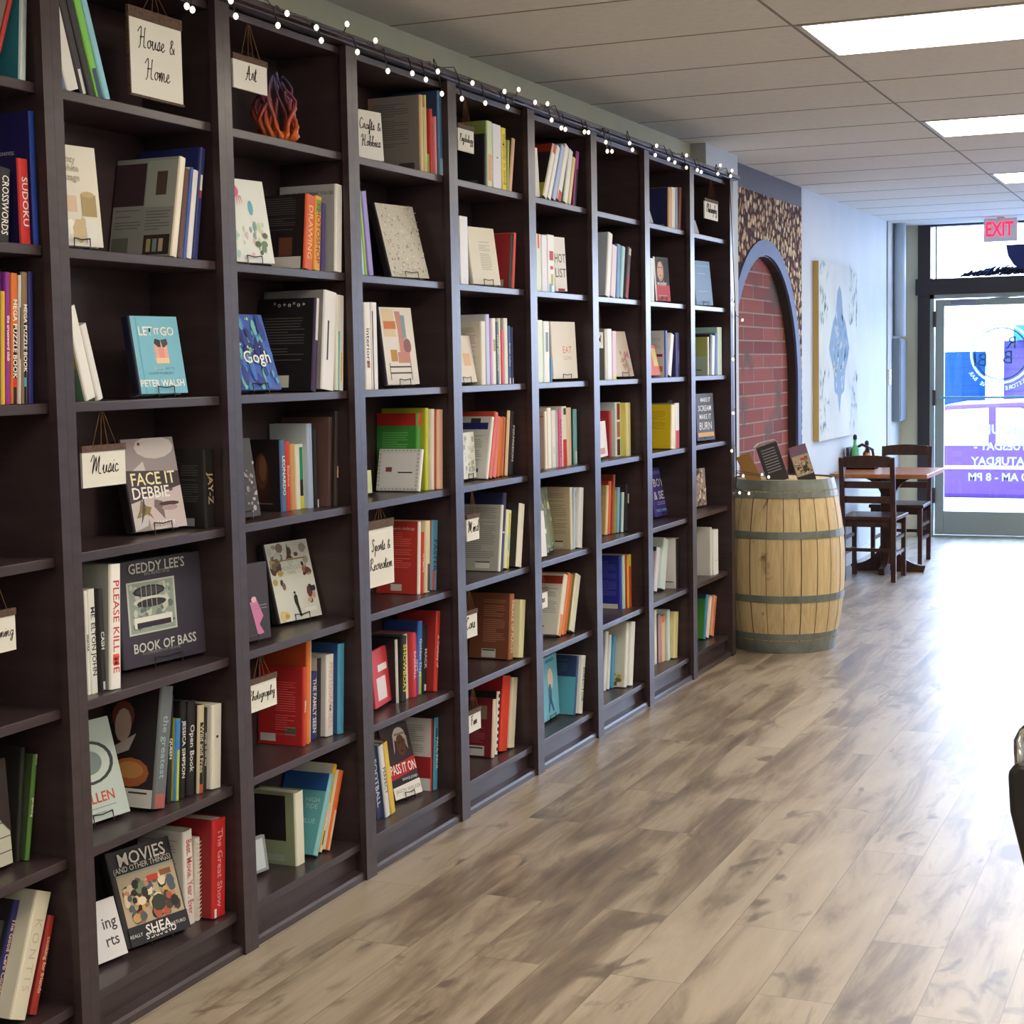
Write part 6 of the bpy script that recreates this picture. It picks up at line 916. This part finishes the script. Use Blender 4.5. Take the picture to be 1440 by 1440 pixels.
# ------------------------------------------------------------------ books
def gen_book(n,idx):
    b,r=n['b'],n['r']; yaw,ang,w,h,t=n['q']; S=n['k']=='S'; flat=t<.0085
    cvm=mat(n['cv'],.5,.4); spm=mat(n['sp'],.5,.4)
    root_m=Matrix.Translation(n['o'])@Matrix.Rotation(yaw,4,'Z')@Matrix.Rotation(-ang,4,'X')
    X=(lambda x:x) if S else (lambda x:w-x)
    mb=MB(); bd=min(.0028,t*.22); rr=min(t*.35,.006)
    out=[(0,0),(w-rr,0),(w-rr*.3,rr*.3),(w,rr),(w,t-rr),(w-rr*.3,t-rr*.3),(w-rr,t),(0,t),(0,t-bd),(w-bd-.001,t-bd),(w-bd-.001,bd),(0,bd)]
    N=len(out); vs=[(X(p[0]),p[1],0) for p in out]+[(X(p[0]),p[1],h) for p in out]
    mb.add(vs,[(i,(i+1)%N,N+(i+1)%N,N+i) for i in range(N) if i not in (1,2,3,4,5)]+[(0,1,10,11),(N+11,N+10,N+1,N),(1,2,5,6),(1,6,9,10),(2,3,4,5),(N+6,N+5,N+2,N+1),(N+10,N+9,N+6,N+1),(N+5,N+4,N+3,N+2),(6,7,8,9),(N+9,N+8,N+7,N+6)],cvm)
    mb.add(vs,[(i,(i+1)%N,N+(i+1)%N,N+i) for i in (1,2,3,4,5)],spm)
    nm='book' if not n.get('script') else 'shelf_sign'
    if 'card' in n['look'] or 'placard' in n['look']: nm='card'
    if 'framed picture' in n['look']: nm='framed_picture'
    o=mb.build(nm); o.matrix_world=root_m
    lab=n['look']+', '+ROWN[r]+' of '+BAY[b]
    tag(o,lab,{'book':'book','shelf_sign':'sign','card':'card','framed_picture':'picture'}[nm],('books on the '+ROWN[r]+' of the '+BAY[b]) if nm=='book' else None)
    e=.0032 if h>.15 else .0015
    pb=MB(); xa,xb=sorted((X(.003),X(w-bd-.0012))); pb.box((xa,bd+.0001,e),(xb,t-bd-.0001,h-e),M_PAGE); pb.build('page_block',o)
    # printing on cover (face -y) and spine
    pr=MB(); lay=[0]
    def poly(pts,hx,face='c',m=None):
        lay[0]+=1; off=.0004+.000035*lay[0]
        m=m or mat(hx,.55,.3)
        pts=[(min(1,max(0,a)),min(1,max(0,c))) for a,c in pts]
        if face=='c': v=[(a*(w-rr),-off,c*h) if S else (rr+a*(w-rr),-off,c*h) for a,c in pts]
        else:
            sx=w+off if S else -off; v=[(sx,(rr+a*(t-2*rr)),c*h) for a,c in pts]
        pr.add(v,[tuple(range(len(v)))],m)
    if n.get('art'):
        for pts,hx in art_shapes(n['art'],idx,(w/h)): poly(pts,hx)
    sep=not(n.get('art') or n.get('lines') or n.get('stripes')) and len(n.get('dec',()))>1
    for f,a,c,a2,c2,hx in n.get('dec',()):
        if sep and pr.f:
            pr.build('printed_patch',o); pr=MB()
        poly([(a,c),(a2,c),(a2,c2),(a,c2)],hx,f)
    if n.get('lines') and 'lines' in n:
        L=n['lines']; L=L if isinstance(L,(list,)) else [L]
        def isdark(hx): return sum(int(hx[i:i+2],16) for i in (0,2,4))<330
        hx=n['cv']; k=[int(hx[i:i+2],16) for i in (0,2,4)]; lc=''.join('%02x'%int(min(255,c+58) if isdark(hx) else c*.72) for c in k)
        R=random.Random(idx)
        for (u0,u1,v0,v1) in L:
            v=v1
            while v>v0:
                ln=u1-(u1-u0)*R.choice((0,0,0,.05,.1,.4)); 
                if R.random()>.12: poly([(u0,v-.009),(ln,v-.009),(ln,v),(u0,v)],lc)
                v-=.03
    if n.get('stripes'):
        for i in range(9): poly([(.0,.06+i*.105),(1,.06+i*.105),(1,.115+i*.105),(0,.115+i*.105)],'1f1b1d','s')
    cpr=pr.build('cover_print',o) if pr.f else o
    if n.get('spiral'):
        s=MB()
        for i in range(int(h/.011)): z=.006+i*.011; s.tube([(w+.001,-.001,z),(w+.005,t*.5,z+.002),(w+.001,t+.001,z+.004)],.0012,mat('d8d4c8',.4,.4),4)
        s.build('spiral_binding',o)
    off=.0004+.000035*(lay[0]+2)
    for tx,u,v,sz,hx in n.get('ct',()):
        uu=u*w; fit=w*.9
        textmesh(tx,sz*1.05,mat(hx,.6,.3),'title',cpr,basis((uu,-off,v*h),(1,0,0),(0,0,1)),fit=fit,bold=.0005 if sz>.02 else 0)
    if n.get('st') and t>.009:
        tx,hx=n['st']; sx=w+off if S else -off
        textmesh(tx,min(t*.8,.034),mat(hx,.6,.3),'spine_title',cpr,basis((sx,t/2,h*.5),(0,0,-1),(0,1,0)) if S else basis((sx,t/2,h*.5),(0,0,-1),(0,-1,0)),fit=h*.8,bold=.0003)
    if n.get('script'): script(n['script'],w,h,'lettering',o,lambda a,c:(a,-.0012,c))
    if not S and t>=.012 and nm=='book' and w>.1:
        # wire display stand: two hooks in front, a bent support behind
        st=MB(); q=.0016
        for u in (.35,.68):
            x=u*w; z0=-.0095
            P=[(x,t+.002+h*.45*0,h*.45),(x,t+.002,.0),(x,t,-.004),(x,-.006,-.005),(x,-.008,.018)]
            st.tube(P,q,M_WIRE,5)
        st.tube([(.35*w,-.008,.018),(.5*w,-.009,.014),(.68*w,-.008,.018)],q,M_WIRE,5)
        st.tube([(.35*w,t+.002,h*.45),(.68*w,t+.002,h*.45)],q,M_WIRE,5)
        # rear prop down to the shelf
        inv_=root_m.inverted(); top=root_m@Vector((.5*w,t+.002,h*.42)); zf=ROWZ[r]+.002
        bk=root_m.to_3x3()@Vector((0,1,0)); bk.z=0; bk.normalize(); ft=root_m@Vector((.5*w,t+.002,0)); ft=ft+bk*min(.06,max(.01,(ft.x+.245)*.8)); ft.z=zf
        st.tube([(.5*w,t+.002,h*.42),inv_@ft],q,M_WIRE,5)
        for u in (.35,.68):
            p=root_m@Vector((u*w,t,-.004)); p2=p.copy(); p2.z=zf; st.tube([inv_@p,inv_@p2,inv_@(ft)],q,M_WIRE,5)
            p3=root_m@Vector((u*w,-.006,-.005)); p4=p3.copy(); p4.z=zf; st.tube([inv_@p3,inv_@p4],q,M_WIRE,5)
        so=st.build('book_stand'); so.matrix_world=root_m
        tag(so,'black wire stand under the '+' '.join(n['look'].split()[:5])+', '+ROWN[r]+', '+BAY[b],'book stand')
def gen_sign(n,idx):
    x,y,z=n['o']; w,h=n['q'][2:4]; s=empty('hanging_sign',(x,y,z))
    tag(s,n['look']+', '+ROWN[n['r']]+' of '+BAY[n['b']],'sign')
    MB().box((0,0,0),(.006,w,h),M_CARD).build('sign_board',s)
    st=MB(); st.box((.0005,-.002,h-.004),(.0085,w+.002,h+max(.012,h*.12)),M_STRIP)
    if n.get('frame'): st.box((.0005,-.005,-.005),(.0085,.0,h),M_STRIP); st.box((.0005,-.002,-.006),(.0085,w+.002,.0),M_STRIP)
    st.build('wooden_strip',s)
    script(n['text'],w,h,'lettering',s,lambda a,c:(.0068,a,c))
    tw=MB(); T=n['top']-z; c=w*.5
    for u in (.22,.42,.58,.78): tw.tube([(.009,w*u,h+.008),(.004,c+(u-.5)*.05*w,T+.008)],.0009,M_TWINE,4)
    tw.build('string',s)
for i,n in enumerate(BOOKS):
    (gen_sign if n['k']=='G' else gen_book)(n,i)
# books on the barrel head
def barrel_book(x,y,yaw,ang,w,h,t,cv,sp,look,art=None,roll=.35):
    cvm=mat(cv,.5,.4)
    mb=MB(); mb.box((0,0,0),(w,.002,h),cvm); mb.box((0,t-.002,0),(w,t,h),mat(sp,.5,.4)); mb.box((0,0,0),(.002,t,h),mat(sp,.5,.4))
    o=mb.build('book'); m=Matrix.Translation((x,y,.9305+.02*0))@Matrix.Rotation(yaw,4,'Z')@Matrix.Rotation(-roll,4,'Y')@Matrix.Rotation(-ang,4,'X'); o.matrix_world=m
    tag(o,look,'book','books standing on the barrel'); MB().box((.0021,.0021,.003),(w-.003,t-.0021,h-.003),M_PAGE).build('page_block',o)
    if art:
        pr=MB()
        for j,(pts,hx) in enumerate(art_shapes(art,7,w/h)):
            pr.add([(min(1,max(0,a))*w,-.0004-.00003*j,min(1,max(0,c))*h) for a,c in pts],[tuple(range(len(pts)))],mat(hx,.55,.3))
        pr.build('cover_print',o)
    return o
barrel_book(.02,9.1,R0(15),.12,.08,.17,.02,'8c6428','8c3a2c','ochre book leaning left on the barrel beside the bookcase end',None,.42)
bk=barrel_book(.13,9.12,R0(12),.1,.12,.22,.018,'2c2a30','2c2a30','dark open book with curled pale page on top of the barrel',None,.33)
pg=MB(); P=[(0,.002,.219),(-.012,.012,.232),(.02,.02,.245),(.07,.018,.243),(.115,.01,.235),(.125,.004,.219)]
pg.add([(p[0],p[1]-.004,p[2]) for p in P]+[(p[0],p[1]+.03,p[2]-.008) for p in P]+[(p[0],p[1]-.004,p[2]-.006) for p in P],[(i,i+1,7+i,6+i) for i in range(5)]+[(i,i+1,13+i,12+i) for i in range(5)],mat('c8d8d4',.7,.2)); pg.build('curled_page',bk)
bl_=MB()
for i in range(9): bl_.add([(.02,-.0006,.19-.016*i),(.1,-.0006,.19-.016*i),(.1,-.0006,.196-.016*i),(.02,-.0006,.196-.016*i)],[(0,1,2,3)],mat('8a868c',.6,.2))
bl_.build('blurb',bk)
barrel_book(.295,9.16,R0(12),.1,.1,.215,.015,'7c5c74','4c3c50','colourful book with figures standing at right on the barrel','movies',.3)

CAMM=[[0.919063, -0.017827, 0.393708, 2.48], [0.393699, 0.087231, -0.915091, 0.0], [-0.01803, 0.996029, 0.087189, 1.62], [0.0, 0.0, 0.0, 1.0]]
# ------------------------------------------------------------------ light and camera
w=bpy.data.worlds.new('sky'); scn.world=w; w.use_nodes=True; nt=w.node_tree; bg=nt.nodes['Background']; bg.inputs[1].default_value=SKY
tc=nd(nt,'TexCoord'); sx=nd(nt,'SeparateXYZ'); nt.links.new(tc.outputs['Generated'],sx.inputs[0])
r=ramp(nt,[(.0,'d8e4f8'),(.5,'dfeaff'),(.62,'c4dafc'),(1,'9cc0f6')]); mr=nd(nt,'MapRange'); mr.inputs['From Min'].default_value=-1; nt.links.new(sx.outputs['Z'],mr.inputs['Value']); nt.links.new(mr.outputs[0],r.inputs[0]); nt.links.new(r.outputs[0],bg.inputs[0])
for nm,x0,x1,z0,z1 in (('door',.135,1.095,.235,2.095),('transom',.01,1.22,2.345,2.815),('window_a',1.36,3.08,.42,2.72),('window_b',3.16,4.9,.42,2.72)):
    l=bpy.data.lights.new('daylight_'+nm,'AREA'); l.shape='RECTANGLE'; l.size=x1-x0; l.size_y=z1-z0; l.cycles.is_portal=True
    o=bpy.data.objects.new('daylight_'+nm,l); COL.objects.link(o); o.location=((x0+x1)/2,END+.11,(z0+z1)/2); o.rotation_euler=(-PI/2,0,0)
cam=bpy.data.cameras.new('camera'); co=bpy.data.objects.new('camera',cam); COL.objects.link(co)
cam.sensor_fit='HORIZONTAL'; cam.sensor_width=36; cam.lens=36*2332.4/1440; cam.clip_start=.05; cam.clip_end=200
co.matrix_world=Matrix(CAMM)
scn.camera=co
vs=scn.view_settings; scn.display_settings.display_device='sRGB'; vs.view_transform='Standard'; vs.look='None'; vs.gamma=1; vs.use_curve_mapping=False; vs.exposure=EXPO
scn.cycles.max_bounces=8; scn.cycles.diffuse_bounces=5; scn.cycles.transparent_max_bounces=12
